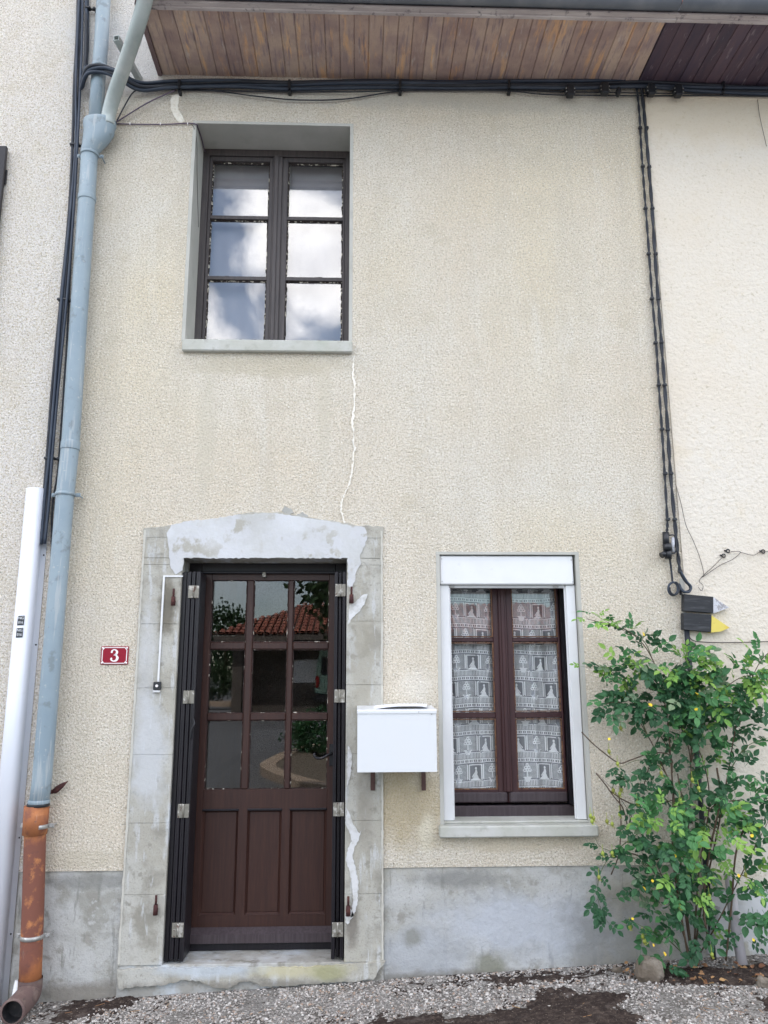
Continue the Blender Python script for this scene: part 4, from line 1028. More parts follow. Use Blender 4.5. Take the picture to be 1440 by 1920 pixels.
for px in (699, 794):
    X = PX(px, 1460, -.006)
    mb = MB(); mb.box(X-.012, X+.012, -.016, -.0105, PZ(px, 1482, -.01), 1.0645, bev=.001); mb.box(X-.012, X+.012, -.24, -.0165, 1.0595, 1.0650)
    mb.tube([(X, -.019, PZ(px, 1467, -.01)), (X, -.014, PZ(px, 1467, -.01))], .005, 8); mb.build('bracket', M['bracketbrown'], ml)
for px, py in ((785, 1335), (809, 1339)):
    q = P(px, py, yf-.001); mb = MB(); mb.ball((q.x, q.y-.003, q.z), .003, 6, 4); mb.build('rivet', M['galv'], ml)
v = []; f = []
for j in range(5):
    for i in range(11):
        u = i/10; w_ = j/4
        v.append((.080+.285*u+.02*w_, -.255+.19*w_, 1.3745+.012*w_+.006+.014*(1-4*(u-.62)**2)*(1-w_*.5)*(.8 if u < .8 else 1)))
for j in range(4):
    for i in range(10): a = j*11+i; f.append((a, a+1, a+12, a+11))
vv = v+[(x, y, z-.0012) for x, y, z in v]; n5 = len(v)
ff = f+[tuple(i+n5 for i in q[::-1]) for q in f]+[(i, i+n5, i+1+n5, i+1) for i in range(10)]+[(44+i, 45+i, 45+i+n5, 44+i+n5) for i in range(10)]
o = link('leaflet', vv, ff, False, M['paper']); tag(o, 'curled white leaflet lying on top of the mailbox', 'leaflet')
o.data.materials.append(M['paperprint'])
for i, pl in enumerate(o.data.polygons):
    if 40 <= i < 80: pl.material_index = 1

# ------------------------------------------------------------------ downpipes
dp = thing('downpipe', 'blue grey plastic downpipe with funnel branch left of the front door', 'downpipe', (-1.66, -.08, -.05))
def axis(pts, Y): return [P(x, y, Y) for x, y in pts]
Yp = -.085
mb = MB(); mb.tube(axis([(195, -60), (194, 0), (190, 80), (184, 150), (179, 235)], Yp), .044, 20); mb.build('upper_pipe', M['pvcblue'], dp)
mb = MB(); mb.tube(axis([(168, 284), (163, 372), (150, 560), (132, 834), (122, 930), (92, 1300), (78, 1470), (72, 1512)], Yp), .050, 20); mb.build('lower_pipe', M['pvcblue'], dp)
rings = []
for py, cxp, hwp in ((226, 187, 30), (229, 187, 31.5), (238, 187, 31.5), (241, 186, 29.5), (252, 185, 29), (264, 180, 25), (276, 173, 19), (285, 168, 16.5), (292, 168, 16)):
    c = P(cxp, py, Yp); r = hwp*(D+Yp)*1.09/F
    rings.append([(c.x+r*math.cos(a), c.y+min(r, .062)*math.sin(a), c.z) for a in [2*math.pi*k/24 for k in range(24)]])
MB().loft(rings).build('branch_funnel', M['pvcblue'], dp)
def collar(root, px, py, r, h, m, name='collar', Y=Yp):
    c = P(px, py, Y); t_ = Vector((0, 0, 1))
    mb = MB(); mb.tube([c-t_*h*.5, c-t_*h*.42, c+t_*h*.42, c+t_*h*.5], [r*.985, r, r, r*.985], 20); mb.build(name, m, root)
def bracket(root, px, py, r, m, Y=Yp, tilt=0):
    c = P(px, py, Y); mb = MB()
    mb.tube([c-Vector((0, 0, .010)), c+Vector((0, 0, .010))], r+.003, 20)
    for s in (-1, 1):
        mb.box(c.x+s*(r+.002), c.x+s*(r+.030), c.y+.012, c.y+.020, c.z-.011, c.z+.011, bev=.002)
        mb.tube([(c.x+s*(r+.019), c.y+.013, c.z), (c.x+s*(r+.019), c.y+.004, c.z)], .006, 8)
        mb.tube([(c.x+s*(r+.019), c.y+.02, c.z), (c.x+s*(r+.019), .03, c.z)], .004, 6)
    mb.build('bracket', m, root)
collar(dp, 163, 372, .0545, .035, M['pvcblue']); collar(dp, 132, 836, .0535, .05, M['pvcblue']); collar(dp, 187, 128, .0475, .03, M['pvcblue']); collar(dp, 73, 1503, .055, .018, M['pvcblue']); collar(dp, 72, 1509, .057, .016, M['blackbox'], 'gasket')
bracket(dp, 187, 127, .0455, M['pvcblue']); bracket(dp, 168, 290, .051, M['pvcblue']); bracket(dp, 122, 927, .051, M['pvcblue'])
# orange lower pipe with dark elbow
op = thing('drain_pipe', 'flaking orange drain pipe under the grey downpipe ending in a brown elbow', 'drain pipe', (-1.65, -.08, -.08))
q = axis([(70, 1512), (66, 1560), (62, 1700), (58, 1800), (56, 1852)], -.08)
mb = MB(); mb.tube(q, .0535, 20); mb.build('pipe', M['rustpipe'], op, origin=(0, 0, 0))
mb = MB(); c0 = P(69, 1515, -.08); mb.tube([c0+Vector((0, 0, .012)), c0-Vector((0, 0, .13))], [.063, .061], 20); mb.build('socket', M['rustpipe'], op)
e0 = q[-1]; z_g = gz(e0.x, 0)
mb = MB(); pth = spline([e0+Vector((0, 0, .045)), e0+Vector((0, 0, -.01)), Vector((e0.x+.002, -.115, z_g+.075)), Vector((e0.x-.004, -.21, z_g+.062)), Vector((e0.x-.006, -.26, z_g+.060))], 5)
mb.tube(pth, .058, 20, cap=False)
mb.tube([pth[-1], pth[-1]+Vector((0, .0, 0))+(pth[-1]-pth[-2]).normalized()*-.001], .058, 20, cap=False)
dirn = (pth[-1]-pth[-2]).normalized()
mb.tube([pth[-1]+dirn*.0, pth[-1]+dirn*.004, pth[-1]+dirn*.004-dirn*.0, ], [.060, .060, .049], 20, cap=False); mb.build('elbow', M['rustdark'], op)
mb = MB(); mb.tube([pth[-1], pth[-3], pth[-6]], [.050, .048, .044], 20, cap=False); mb.tube([pth[-6], pth[-6]-dirn*.001], .0445, 20); mb.build('bore', M['iron'], op)
bracket(op, 68, 1549, .056, M['galv'], -.08); bracket(op, 60, 1756, .0545, M['galv'], -.08)
# zinc pipe from the gutter
zp = thing('gutter_outlet_pipe', 'pale zinc pipe slanting from the gutter into the funnel', 'pipe', tuple(P(204, 222, Yp)))
q = spline([P(203, 236, -.095), P(204, 215, -.10), P(215, 175, -.17), P(238, 110, -.34), P(258, 50, -.50), P(272, 0, -.60), Vector(P(280, -40, -.68)), Vector(P(284, -90, -.70))], 5)
mb = MB(); mb.tube(q, .0435, 20); mb.build('pipe', M['zincpipe'], zp)
# square tube
a = P(262, 150, .0); b = P(218, 71, -.33)
mb = MB(); r_ = .0175
d_ = (b-a).normalized(); s_ = d_.cross(Vector((0, 0, 1))).normalized(); u_ = s_.cross(d_)
ring = lambda c, r: [c+s_*r*i+u_*r*j for i, j in ((-1, -1), (1, -1), (1, 1), (-1, 1))]
mb.loft([ring(a, r_), ring(b, r_), ring(b, r_*.82), ring(b-d_*.08, r_*.82)], cap=True, smooth=False)
tag(mb.build('square_tube', M['zincpipe']), 'open ended square metal tube jutting from the wall beside the eaves', 'metal tube')

# white cable cover
cv = thing('cable_cover', 'long white metal cable cover standing against the wall at the left edge', 'cable cover', (-2.0, -.03, -.1))
A0, A1 = P(50, 917, -.03), P(93, 917, -.03)
zt = A0.z; xl, xr = A0.x, A1.x
def ring(z):
    c_ = (xl+xr)/2-.012; w_ = (xr-xl)/2-.012
    return [(xl-.008, -.0015, z), (xl-.008, -.005, z), (c_-w_, -.007, z)]+[(c_-w_*math.copysign(abs(math.cos(a))**.75, math.cos(a)), -.02-.055*math.sin(a)**.8, z) for a in [math.pi*k/16 for k in range(17)]]+[(c_+w_, -.007, z), (xr, -.005, z), (xr, -.0015, z)]
mb = MB(); mb.loft([ring(zt), ring(gz(-2, 0)-.05)], smooth=True); o = mb.build('channel', M['whitelacq'], cv, origin=(0, 0, 0))
for pz in (1041, 1209, 1570, 1750):
    for X in (xr-.010, xl-.002):
        z = PZ(60, pz); mb = MB(); mb.ball((X, -.007, z), .005, 6, 4); mb.build('screw', M['iron'], cv)
for px, py in ((39, 1163), (36.5, 1186)):
    q = P(px, py, -.078); X = q.x; yy = -.0762
    lab = partroot('label_sticker', cv, (X, yy, q.z-.025))
    mb = MB(); mb.prism([(X-.018, q.z-.028), (X+.018, q.z-.026), (X+.018, q.z+.026), (X-.018, q.z+.024)], yy-.001, yy); mb.build('sticker', M['labelgrey'], lab)
    text('NG', .021, (X, yy-.0018, q.z+.012), M['labelwhite'], lab); text('016', .021, (X, yy-.0018, q.z-.012), M['labelwhite'], lab, sx=.85)

# ------------------------------------------------------------------ cables
def cable(name, pts, r, m, parent=None, seg=7, n=8): 
    mb = MB(); mb.tube(spline(pts, n), r, seg); return mb.build(name, m, parent)
def wob(pts, Y, a=.0, dx=0, dz=0, k=0):
    o = []
    for i, (x, y) in enumerate(pts):
        p = P(x, y, Y); o.append(p+Vector((dx+a*math.sin(i*1.9+k), .004*math.cos(i*1.3+k), dz+a*.5*math.cos(i*2.3+k))))
    return o
lc = thing('cable_bundle', 'bundle of dark cables running down into the white cable cover', 'cables', tuple(P(120, 560, -.02)))
base = [(152, -40), (149, 60), (146, 160), (143, 270), (134, 400), (120, 560), (106, 720), (94, 860), (88, 930), (80, 1020)]
for k, dx in enumerate((-.020, -.009, .002, .013)):
    cable('cable', wob(base, -.035-.012*(k % 2), .004, dx, 0, k*1.7), .0085, M['navycable'] if k % 2 else M['black'], lc)
def clip(parent, px, py, w=.06, Y=-.03):
    c = P(px, py, Y); mb = MB()
    mb.box(c.x-w*.5, c.x+w*.5, Y-.022, Y+.012, c.z-.008, c.z+.008, bev=.004); mb.tube([(c.x+w*.5-.004, Y, c.z), (c.x+w*.5+.024, Y+.004, c.z-.004)], .008, 8); mb.ball((c.x+w*.5+.022, Y-.006, c.z-.003), .013, 8, 6); mb.tube([(c.x+w*.5+.02, Y, c.z), (c.x+w*.5+.02, .02, c.z)], .004, 6)
    mb.build('clip', M['blackbox'], parent)
for px, py in ((141, 273), (118, 563), (94, 860)): clip(lc, px, py)
l2 = thing('cable', 'black cable running beside the grey downpipe from bundle to ground', 'cable', tuple(P(110, 900, -.02)))
cable('cable_run', wob([(141, 300), (133, 480), (126, 640), (118, 760), (108, 880), (98, 950), (96, 1060), (86, 1200), (79, 1300), (66, 1440), (58, 1520), (50, 1640), (44, 1760), (36, 1850)], -.018, .001), .0055, M['black'], l2)
cable('cable_run', wob([(104, 930), (98, 1050), (93, 1130), (84, 1280), (70, 1420)], -.014, .002), .0045, M['black'], l2)
mb = MB(); q = P(34, 1850, -.05); mb.tube([q+Vector((0, 0, .03)), (q.x-.01, -.08, gz(q.x, 0)-.02)], .018, 12); tag(mb.build('pipe_stub', M['whitepvc']), 'short white plastic pipe stub beside the brown elbow', 'pipe')
# second descent that turns under the soffit
ub = thing('cable_bundle', 'thick dark cable bundle running along the wall under the eaves', 'cables', tuple(P(700, 160, -.03)))
run = [(162, -40), (163, 60), (160, 130), (156, 165), (175, 157), (205, 155), (232, 163), (265, 166), (330, 160), (440, 158), (540, 160), (700, 156), (850, 158), (950, 158), (1080, 160), (1200, 158), (1300, 164), (1440, 168), (1560, 168)]
def depth_run(k):
    o = []
    for i, (x, y) in enumerate(run):
        Y = -.03
        if 165 < x < 240: Y = -.150
        elif x == 156 or x == 265: Y = -.05
        if x in (175, 232): Y = -.14
        p = P(x, y, -.03); o.append(Vector((p.x, Y, p.z))+Vector((0, .010*math.cos(i*1.1+k*1.6), .0125*(k-2)+.003*math.sin(i*1.7+k*2))))
    return o
for k in range(5): cable('cable', depth_run(k), .0112, M['black'] if k % 2 else M['navycable'], ub)
for px, py in ((166, 17),): clip(ub, px, py, .035)
for px in (337, 543, 750, 954, 1355):
    c = P(px, 160, -.035); mb = MB(); mb.box(c.x-.008, c.x+.008, -.058, -.012, c.z-.035, c.z+.028, bev=.003); mb.box(c.x-.010, c.x+.012, -.04, .0, c.z-.055, c.z-.036, bev=.004); mb.build('clip', M['blackbox'], ub)
for px, py in ((1069, 165), (1134, 161), (1160, 166), (1221, 163), (1272, 165)):
    c = P(px, py+5, -.07); mb = MB(); w_ = .034 if px != 1160 else .016
    h_ = .040 if px != 1160 else .026
    mb.box(c.x-w_*.7, c.x+w_*.7, -.088, -.040, c.z-h_, c.z+h_, bev=.006); mb.box(c.x-w_, c.x+w_, -.080, -.045, c.z-h_*.55, c.z+h_*.55, bev=.006)
    mb.build('connector', M['blackbox'], ub)
    if px != 1160:
        for sx in (-.8, .8):
            for dz in (-.4, .25):
                mb = MB(); mb.ball((c.x+w_*sx, -.088 if abs(sx) < .7 else -.080, c.z+h_*dz), .0042, 6, 4); mb.build('connector_screw', M['galv'], ub)
for pts, lab, m in (([(333, 168), (400, 170), (480, 181), (560, 188), (650, 185), (750, 170), (850, 169), (954, 171), (1030, 178), (1200, 179), (1330, 178), (1440, 181), (1560, 181)], 'thin dark cable sagging below the eaves bundle', 'black'),
                    ([(338, 166), (480, 171), (620, 173), (700, 172), (800, 166), (950, 167), (1060, 172), (1280, 176), (1440, 175), (1560, 175)], 'thin straight dark cable just under the eaves bundle', 'black'),
                    ([(212, 232), (235, 218), (280, 192), (330, 169)], 'thin cable rising diagonally from the funnel to the eaves', 'mauvecable'),
                    ([(214, 236), (230, 205), (248, 176), (262, 168)], 'short curved cable rising from behind the zinc pipe', 'black')):
    tag(cable('cable', wob(pts, -.02, .0), .0042, M[m]), lab, 'cable')
wc = thing('cable', 'thin clipped cable running from the funnel to the upper window corner', 'cable', tuple(P(300, 232, -.01)))
q = [P(216, 232, -.01), P(260, 233, -.01), P(310, 233, -.01), P(355, 231, -.01), P(369, 234, -.008)]
q += [Vector((UW[0]+.006, .02, UW[3]-.012)), Vector((UW[0]+.010, .12, UW[3]-.014)), Vector((UW[0]+.012, .24, UW[3]-.03))]
cable('cable_run', q, .004, M['mauvecable'], wc, 6, 5)
for px in (244, 301, 352):
    c = P(px, 233, -.01); mb = MB(); mb.box(c.x-.003, c.x+.003, -.017, -.002, c.z-.006, c.z+.009); mb.build('clip', M['enamelwhite'], wc)
cable('cable_run', [P(357, 232, -.006), P(364, 240, -.004), Vector((UW[0]+.004, .03, UW[3]-.12)), Vector((UW[0]+.004, .08, UW[3]-.3)), Vector((UW[0]+.004, .2, UW[3]-.62))], .0018, M['thinwire'], wc, 5, 4)

# right hand twisted cables
def twisted(pts, r, off, turns, Y, m, parent, tiepx):
    q = spline([P(x, y, Y) for x, y in pts], 14); n = len(q)
    for s in (0, math.pi):
        mb = MB(); mb.tube([p+Vector((off*math.cos(s+turns*2*math.pi*i/n), off*.7*math.sin(s+turns*2*math.pi*i/n), 0)) for i, p in enumerate(q)], r, 7); mb.build('cable', m, parent)
    for x, y in tiepx:
        c = P(x, y, Y); mb = MB(); mb.box(c.x-.012, c.x+.012, Y-.013, Y+.010, c.z-.009, c.z+.009, bev=.004); mb.tube([(c.x+.012, Y, c.z), (c.x+.012, .01, c.z)], .005, 6); mb.build('clip', M['blackbox'], parent)
ra = thing('twisted_cable', 'left thinner twisted cable dropping from the eaves to the black connector', 'cable', tuple(P(1220, 560, -.025)))
pa = [(1194, 165), (1199, 215), (1202, 270), (1206, 330), (1211, 395), (1217, 475), (1223, 560), (1230, 640), (1235, 720), (1241, 805), (1246, 885), (1251, 975), (1250, 1000)]
twisted(pa, .0048, .0042, 15, -.022, M['black'], ra, [(1200, 240), (1205, 312), (1210, 391), (1216, 476), (1222, 560), (1229, 643), (1235, 722), (1241, 805), (1247, 888), (1252, 974)])
rb = thing('twisted_cable', 'right thicker twisted cable dropping from the eaves towards the wooden plaques', 'cable', tuple(P(1235, 560, -.025)))
pb = [(1203, 165), (1208, 215), (1213, 270), (1218, 330), (1223, 395), (1228, 475), (1234, 560), (1240, 640), (1246, 720), (1252, 805), (1257, 885), (1265, 975), (1270, 1030), (1275, 1072)]
twisted(pb, .0068, .0052, 11, -.026, M['black'], rb, [(1212, 240), (1217, 313), (1223, 391), (1229, 476), (1234, 561), (1240, 642), (1246, 722), (1252, 806), (1258, 888), (1265, 974), (1275, 1072)])
cable('cable', [P(1275, 1072, -.026), P(1284, 1088, -.03), P(1293, 1098, -.035), P(1294, 1106, -.035), P(1284, 1110, -.035), P(1277, 1104, -.035), P(1273, 1096, -.03), P(1277, 1115, -.02)], .0080, M['black'], rb)
cable('cable', [P(1277, 1072, -.034), P(1288, 1090, -.04), P(1296, 1100, -.045), P(1292, 1110, -.045), P(1280, 1108, -.045), P(1275, 1098, -.04)], .0060, M['navycable'], rb)
jn = thing('cable_connector', 'black cylindrical cable connector with clear insert hanging on the right cables', 'connector', tuple(P(1250, 1048, -.03)))
mb = MB(); mb.tube([P(1248, 998, -.04), P(1249, 1022, -.04)], .019, 14); mb.tube([P(1250, 1020, -.042), P(1252, 1032, -.042)], .025, 14); mb.tube([P(1253, 1030, -.04), P(1253, 1048, -.04)], .020, 14); mb.tube([P(1248, 1036, -.045), P(1240, 1042, -.05)], [.014, .018], 12); mb.build('housing', M['blackbox'], jn)
mb = MB(); mb.tube([P(1262, 1008, -.035), P(1262, 1035, -.035)], .010, 10); mb.build('clear_insert', M['tipwhite'], jn)
mb = MB(); mb.tube(spline([P(1254, 1004, -.04), P(1264, 1004, -.045), P(1268, 1020, -.045), P(1266, 1036, -.045), P(1256, 1038, -.045)], 5), .004, 6); mb.build('strap', M['black'], jn)
cable('tail_cable', [P(1256, 1048, -.03), P(1258, 1062, -.02), P(1260, 1080, -.02), P(1261, 1094, -.02)], .0060, M['black'], jn)
loop = [P(1262+9*math.cos(t), 1104+12*math.sin(t), -.03) for t in [-1.9+k*.52 for k in range(13)]]
cable('cable_loop', loop, .0065, M['navycable'], jn); cable('cable_loop', [p+Vector((.004, -.010, .002)) for p in loop[1:-2]], .0055, M['black'], jn)

# conduit down the wall behind the rose, and the corner strip
cd = thing('conduit', 'black electric conduit going down the wall behind the rose bush', 'conduit', tuple(P(1290, 1500, -.02)))
X0 = PX(1288, 1190, -.02)
mb = MB(); mb.tube([(X0, -.022, PZ(1288, 1180, -.02)), (X0, -.022, .02)], .0145, 12); mb.build('tube', M['black'], cd)
c = P(1290, 1210, -.02); mb = MB(); mb.box(c.x-.018, c.x+.044, -.028, -.008, c.z-.012, c.z+.012, bev=.004); mb.tube([(c.x+.035, -.034, c.z), (c.x+.035, -.027, c.z)], .006, 8); mb.build('clip', M['blackbox'], cd)
X = XR-.012
mb = MB(); mb.box(X-.014, X+.011, -.010, -.0005, .56, PZ(1275, 1085), bev=.001); tag(mb.build('corner_strip', M['reveal']), 'narrow grey mortar strip down the joint of the two houses', 'joint strip')

# wooden plaques
for pts, tip, lab, mt in (([(1283, 1114), (1337, 1119), (1337, 1149), (1283, 1145)], [(1337.5, 1119.5), (1367, 1139), (1337.5, 1150.5)], 'upper black wooden plaque with pointed worn white tip', 'tipwhite'),
                          ([(1282, 1149), (1334, 1152), (1333, 1185), (1282, 1180)], [(1334.5, 1154), (1368, 1177), (1352, 1184), (1333.5, 1186)], 'lower black wooden plaque with pointed yellow tip', 'tipyellow')):
    pr = thing('pencil_shaped_plaque', lab, 'plaque', tuple(P(1310, pts[2][1], -.03)), 'wooden plaques on the right wall')
    MB().prism(poly(pts, -.05), -.052, -.008).build('board', M['plaqueblack'], pr)
    MB().prism(poly(tip, -.05), -.050, -.010).build('tip', M[mt], pr)
# wires and eyes on the right wall
for pts, lab in (([(1268, 910), (1277, 945), (1286, 985), (1300, 1015), (1312, 1045), (1320, 1075), (1316, 1083)], 'hairline wire curving down the right wall to the plaques'),
                 ([(1316, 1082), (1335, 1064), (1357, 1042)], 'fine wire stretched from the plaques to the lower hook'),
                 ([(1318, 1082), (1350, 1060), (1375, 1048), (1388, 1035), (1370, 1034)], 'fine wire stretched up to the ring hook'),
                 ([(1388, 1035), (1412, 1041), (1430, 1034), (1475, 1036)], 'fine wire running along the right wall past the ring hook'),
                 ([(1290, 1188), (1298, 1200), (1320, 1204), (1370, 1205), (1440, 1203), (1500, 1203)], 'brown wire running right under the yellow tipped plaque'),
                 ([(1316, 1082), (1311, 1090), (1318, 1098), (1315, 1108), (1309, 1100)], 'small wire loop hanging over the upper plaque'),
                 ([(1421, 186), (1424, 215), (1430, 245), (1437, 275)], 'hairline wire hanging under the eaves at the right edge')):
    tag(cable('wire', wob(pts, -.02, .001), .0018 if 'brown' not in lab else .0030, M['thinwire'], None, 5, 5), lab, 'wire')
for px, py, lab in ((1365, 1033, 'dark ring hook screwed into the right wall'), (1357, 1042, 'small dark wall hook left of and below the ring hook'), (1431, 1034, 'dark wire knot on the right wall near the edge')):
    c = P(px, py, -.015); mb = MB()
    mb.tube([c+Vector((.010*math.cos(t), 0, .010*math.sin(t))) for t in [k*.6 for k in range(11)]], .0035, 6); mb.tube([c+Vector((-.022, .0, .004)), c+Vector((-.008, 0, .0))], .004, 6); mb.tube([c+Vector((-.010, .0, .0)), c+Vector((-.010, .02, 0))], .003, 6)
    tag(mb.build('wall_hook', M['iron']), lab, 'hook')

# ------------------------------------------------------------------ rose bush
rose = thing('rose_bush', 'tall green climbing rose with rosehips and yellow leaves by the right wall', 'rose bush', (*G(1300, 1812), 0))
rr = random.Random(21)
def leaflet(v, f, c, d, n, L, W):
    """one folded, pointed leaflet; d = direction, n = normal"""
    s = d.cross(n).normalized(); b = len(v)
    pr = [(0, 0), (.18, .36), (.45, .5), (.72, .36), (1, 0)]
    mid = [c+d*(L*t)+n*(-.10*L*(t*t)) for t, _ in pr]
    lft = [mid[i]+s*W*pr[i][1]+n*W*.16 for i in (1, 2, 3)]; rgt = [mid[i]-s*W*pr[i][1]+n*W*.16 for i in (1, 2, 3)]
    v += mid+lft+rgt
    f += [(b, b+1, b+5), (b+1, b+2, b+6, b+5), (b+2, b+3, b+7, b+6), (b+3, b+4, b+7),
          (b, b+8, b+1), (b+1, b+8, b+9, b+2), (b+2, b+9, b+10, b+3), (b+3, b+10, b+4)]
def compound(npairs, L, seed, slim=1.0):
    r = random.Random(seed); v = []; f = []
    ax = Vector((0, 1, 0)); nn = Vector((0, 0, 1)); LL = L*1.9
    b = len(v); v += [Vector((-.0008, 0, 0)), Vector((.0008, 0, 0)), Vector((.0005, LL, -.004)), Vector((-.0005, LL, -.004))]; f.append((b, b+1, b+2, b+3))
    for k in range(npairs):
        t = .35+.6*k/npairs
        for s in (-1, 1):
            a = R(r.uniform(50, 72))*s; d = Vector((math.sin(a), math.cos(a), r.uniform(-.25, .1))).normalized()
            n = (nn+Vector((r.uniform(-.3, .3), r.uniform(-.3, .3), 0))).normalized(); n = (n-d*n.dot(d)).normalized()
            q = L*r.uniform(.75, 1.0); leaflet(v, f, ax*(LL*t), d, n, q, q*.66*slim)
    d = Vector((r.uniform(-.15, .15), 1, -.15)).normalized(); n = (nn-d*nn.dot(d)).normalized()
    leaflet(v, f, ax*LL*.97, d, n, L*1.1, L*.72*slim)
    return v, f
variants = []
for m in ('leafdark', 'leafmid', 'leaflight', 'leafpale'):
    vs = []
    for k in range(4):
        v, f = compound(3 if k % 2 else 2, .036 if m != 'leaflight' else .034, hash(m) % 7+k*3 if False else len(variants)*10+k, .95 if m != 'leaflight' else .8)
        me = bpy.data.meshes.new('leaf'); me.from_pydata([tuple(x) for x in v], [], f); me.update(); me.materials.append(M[m]); vs.append(me)
    variants.append(vs)
leaves = []     # (matrix, tone, variant)
def put_leaf(p, d, n, sc, tone):
    d = d.normalized(); n = (n-d*n.dot(d)).normalized(); s = d.cross(n)
    mt = Matrix(((s.x*sc, d.x*sc, n.x*sc, p.x), (s.y*sc, d.y*sc, n.y*sc, p.y), (s.z*sc, d.z*sc, n.z*sc, p.z), (0, 0, 0, 1)))
    leaves.append((mt, tone, rr.randrange(4)))
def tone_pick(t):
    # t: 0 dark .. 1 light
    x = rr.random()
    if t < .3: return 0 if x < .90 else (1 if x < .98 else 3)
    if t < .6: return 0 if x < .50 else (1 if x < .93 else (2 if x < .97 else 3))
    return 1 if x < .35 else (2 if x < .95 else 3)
def spray(pts, Y, step, tone, sc=1.0, tiplight=False, r0=.0045, sub=1):
    q = spline([P(x, y, yy) for (x, y), yy in zip(pts, Y)], 10)
    n = len(q)
    mb = MB(); mb.tube(q, [r0*(1-.75*i/(n-1)) for i in range(n)], 6); mb.build('stem', M['stem'] if r0 > .003 else M['greenstem'], rose)
    acc = 0; side = 1
    for i in range(1, n):
        seg = (q[i]-q[i-1]); acc += seg.length
        if acc > step:
            acc = 0; side = -side; t = i/n
            if t < .12: continue
            d = seg.normalized()
            for _ in range(sub):
                dd = (d*.7+Vector((side*rr.uniform(.3, 1.0), rr.uniform(-.9, -.1), rr.uniform(-.5, .5)))).normalized()
                nn = Vector((rr.uniform(-.4, .4), -rr.uniform(.25, 1.0), rr.uniform(.4, 1.0)))
                tn = tone_pick(min(1, tone+(.5*(t > .75) if tiplight else 0)))
                put_leaf(q[i], dd, nn, sc*1.4*rr.uniform(.65, 1.1), tn)
def cluster(px, py, rx, ry, n, tone, Y=-.15, dY=.12, sc=1.0, up_=0):
    for _ in range(int(n*(1.6 if py < 1420 else 1.5))):
        a = rr.uniform(0, 6.283); r = math.sqrt(rr.random())
        y = Y+rr.uniform(-dY, dY); y = min(y, -.03)
        p = P(px+rx*1.12*r*math.cos(a), py+ry*1.12*r*math.sin(a), y)
        d = Vector((math.cos(a)+rr.uniform(-.6, .6), rr.uniform(-.9, .1), -math.sin(a)*.7+rr.uniform(-.7, .5)+up_))
        nn = Vector((rr.uniform(-.5, .5), -rr.uniform(.2, 1.1), rr.uniform(.2, 1.0)))
        put_leaf(p, d, nn, sc*1.38*rr.uniform(.6, 1.1), tone_pick(tone))
# long canes, measured base to tip
B0 = (1300, 1808)
spray([B0, (1280, 1650), (1262, 1480), (1250, 1340), (1225, 1240), (1180, 1185), (1100, 1160)], [-.08, -.12, -.16, -.2, -.22, -.24, -.25], .030, .3, .95, True, .006, 1)
spray([(1225, 1240), (1205, 1200), (1160, 1178), (1110, 1150)], [-.22, -.22, -.22, -.22], .026, .55, .8, True, .003)
spray([B0, (1285, 1700), (1290, 1560), (1295, 1430), (1270, 1330), (1240, 1270)], [-.06, -.1, -.12, -.14, -.2, -.24], .045, .2, 1, False, .006)
spray([B0, (1315, 1700), (1345, 1560), (1365, 1450), (1385, 1340), (1420, 1250), (1450, 1215)], [-.06, -.1, -.14, -.16, -.2, -.24, -.24], .045, .4, 1, True, .006)
spray([(1295, 1430), (1330, 1330), (1380, 1275), (1440, 1262)], [-.14, -.2, -.22, -.24], .030, .7, .9, True, .004)
spray([(1295, 1430), (1300, 1330), (1294, 1280), (1290, 1235)], [-.14, -.2, -.24, -.26], .030, .6, .95, True, .004)
spray([(1262, 1480), (1215, 1380), (1170, 1320), (1112, 1325)], [-.16, -.18, -.2, -.2], .040, .2, .8, False, .004)
spray([(1215, 1380), (1180, 1300), (1140, 1255), (1090, 1250)], [-.18, -.2, -.2, -.2], .050, .4, .7, True, .003)
spray([B0, (1270, 1720), (1240, 1640), (1200, 1560), (1165, 1500), (1120, 1450)], [-.06, -.14, -.2, -.2, -.2, -.2], .16, .2, .8, False, .0035)
spray([(1240, 1640), (1190, 1610), (1130, 1590), (1115, 1570)], [-.2, -.2, -.18, -.18], .06, .2, .7, False, .0025)
spray([(1200, 1560), (1150, 1600), (1125, 1640), (1122, 1690), (1142, 1735)], [-.2, -.2, -.2, -.2, -.2], .035, .1, .75, False, .0025)
spray([B0, (1250, 1760), (1210, 1740), (1170, 1720)], [-.08, -.16, -.2, -.2], .05, .3, .75, False, .003)
spray([B0, (1340, 1740), (1390, 1640), (1420, 1580), (1450, 1520)], [-.06, -.14, -.2, -.2, -.2], .04, .5, .95, False, .005)
spray([(1345, 1560), (1300, 1530), (1240, 1490), (1210, 1430)], [-.14, -.18, -.2, -.2], .06, .2, .8, False, .003)
spray([(1365, 1450), (1400, 1400), (1450, 1380)], [-.16, -.2, -.2], .045, .3, .75, False, .003)
spray([(1390, 1640), (1430, 1660), (1450, 1700)], [-.2, -.2, -.2], .04, .5, .8, False, .003)
spray([B0, (1310, 1640), (1330, 1500), (1312, 1410), (1280, 1370), (1255, 1330)], [-.06, -.08, -.1, -.12, -.14, -.16], .07, .1, .9, False, .005)
spray([(1262, 1480), (1240, 1440), (1200, 1425), (1160, 1440)], [-.14, -.16, -.18, -.18], .12, .1, .7, False, .003)
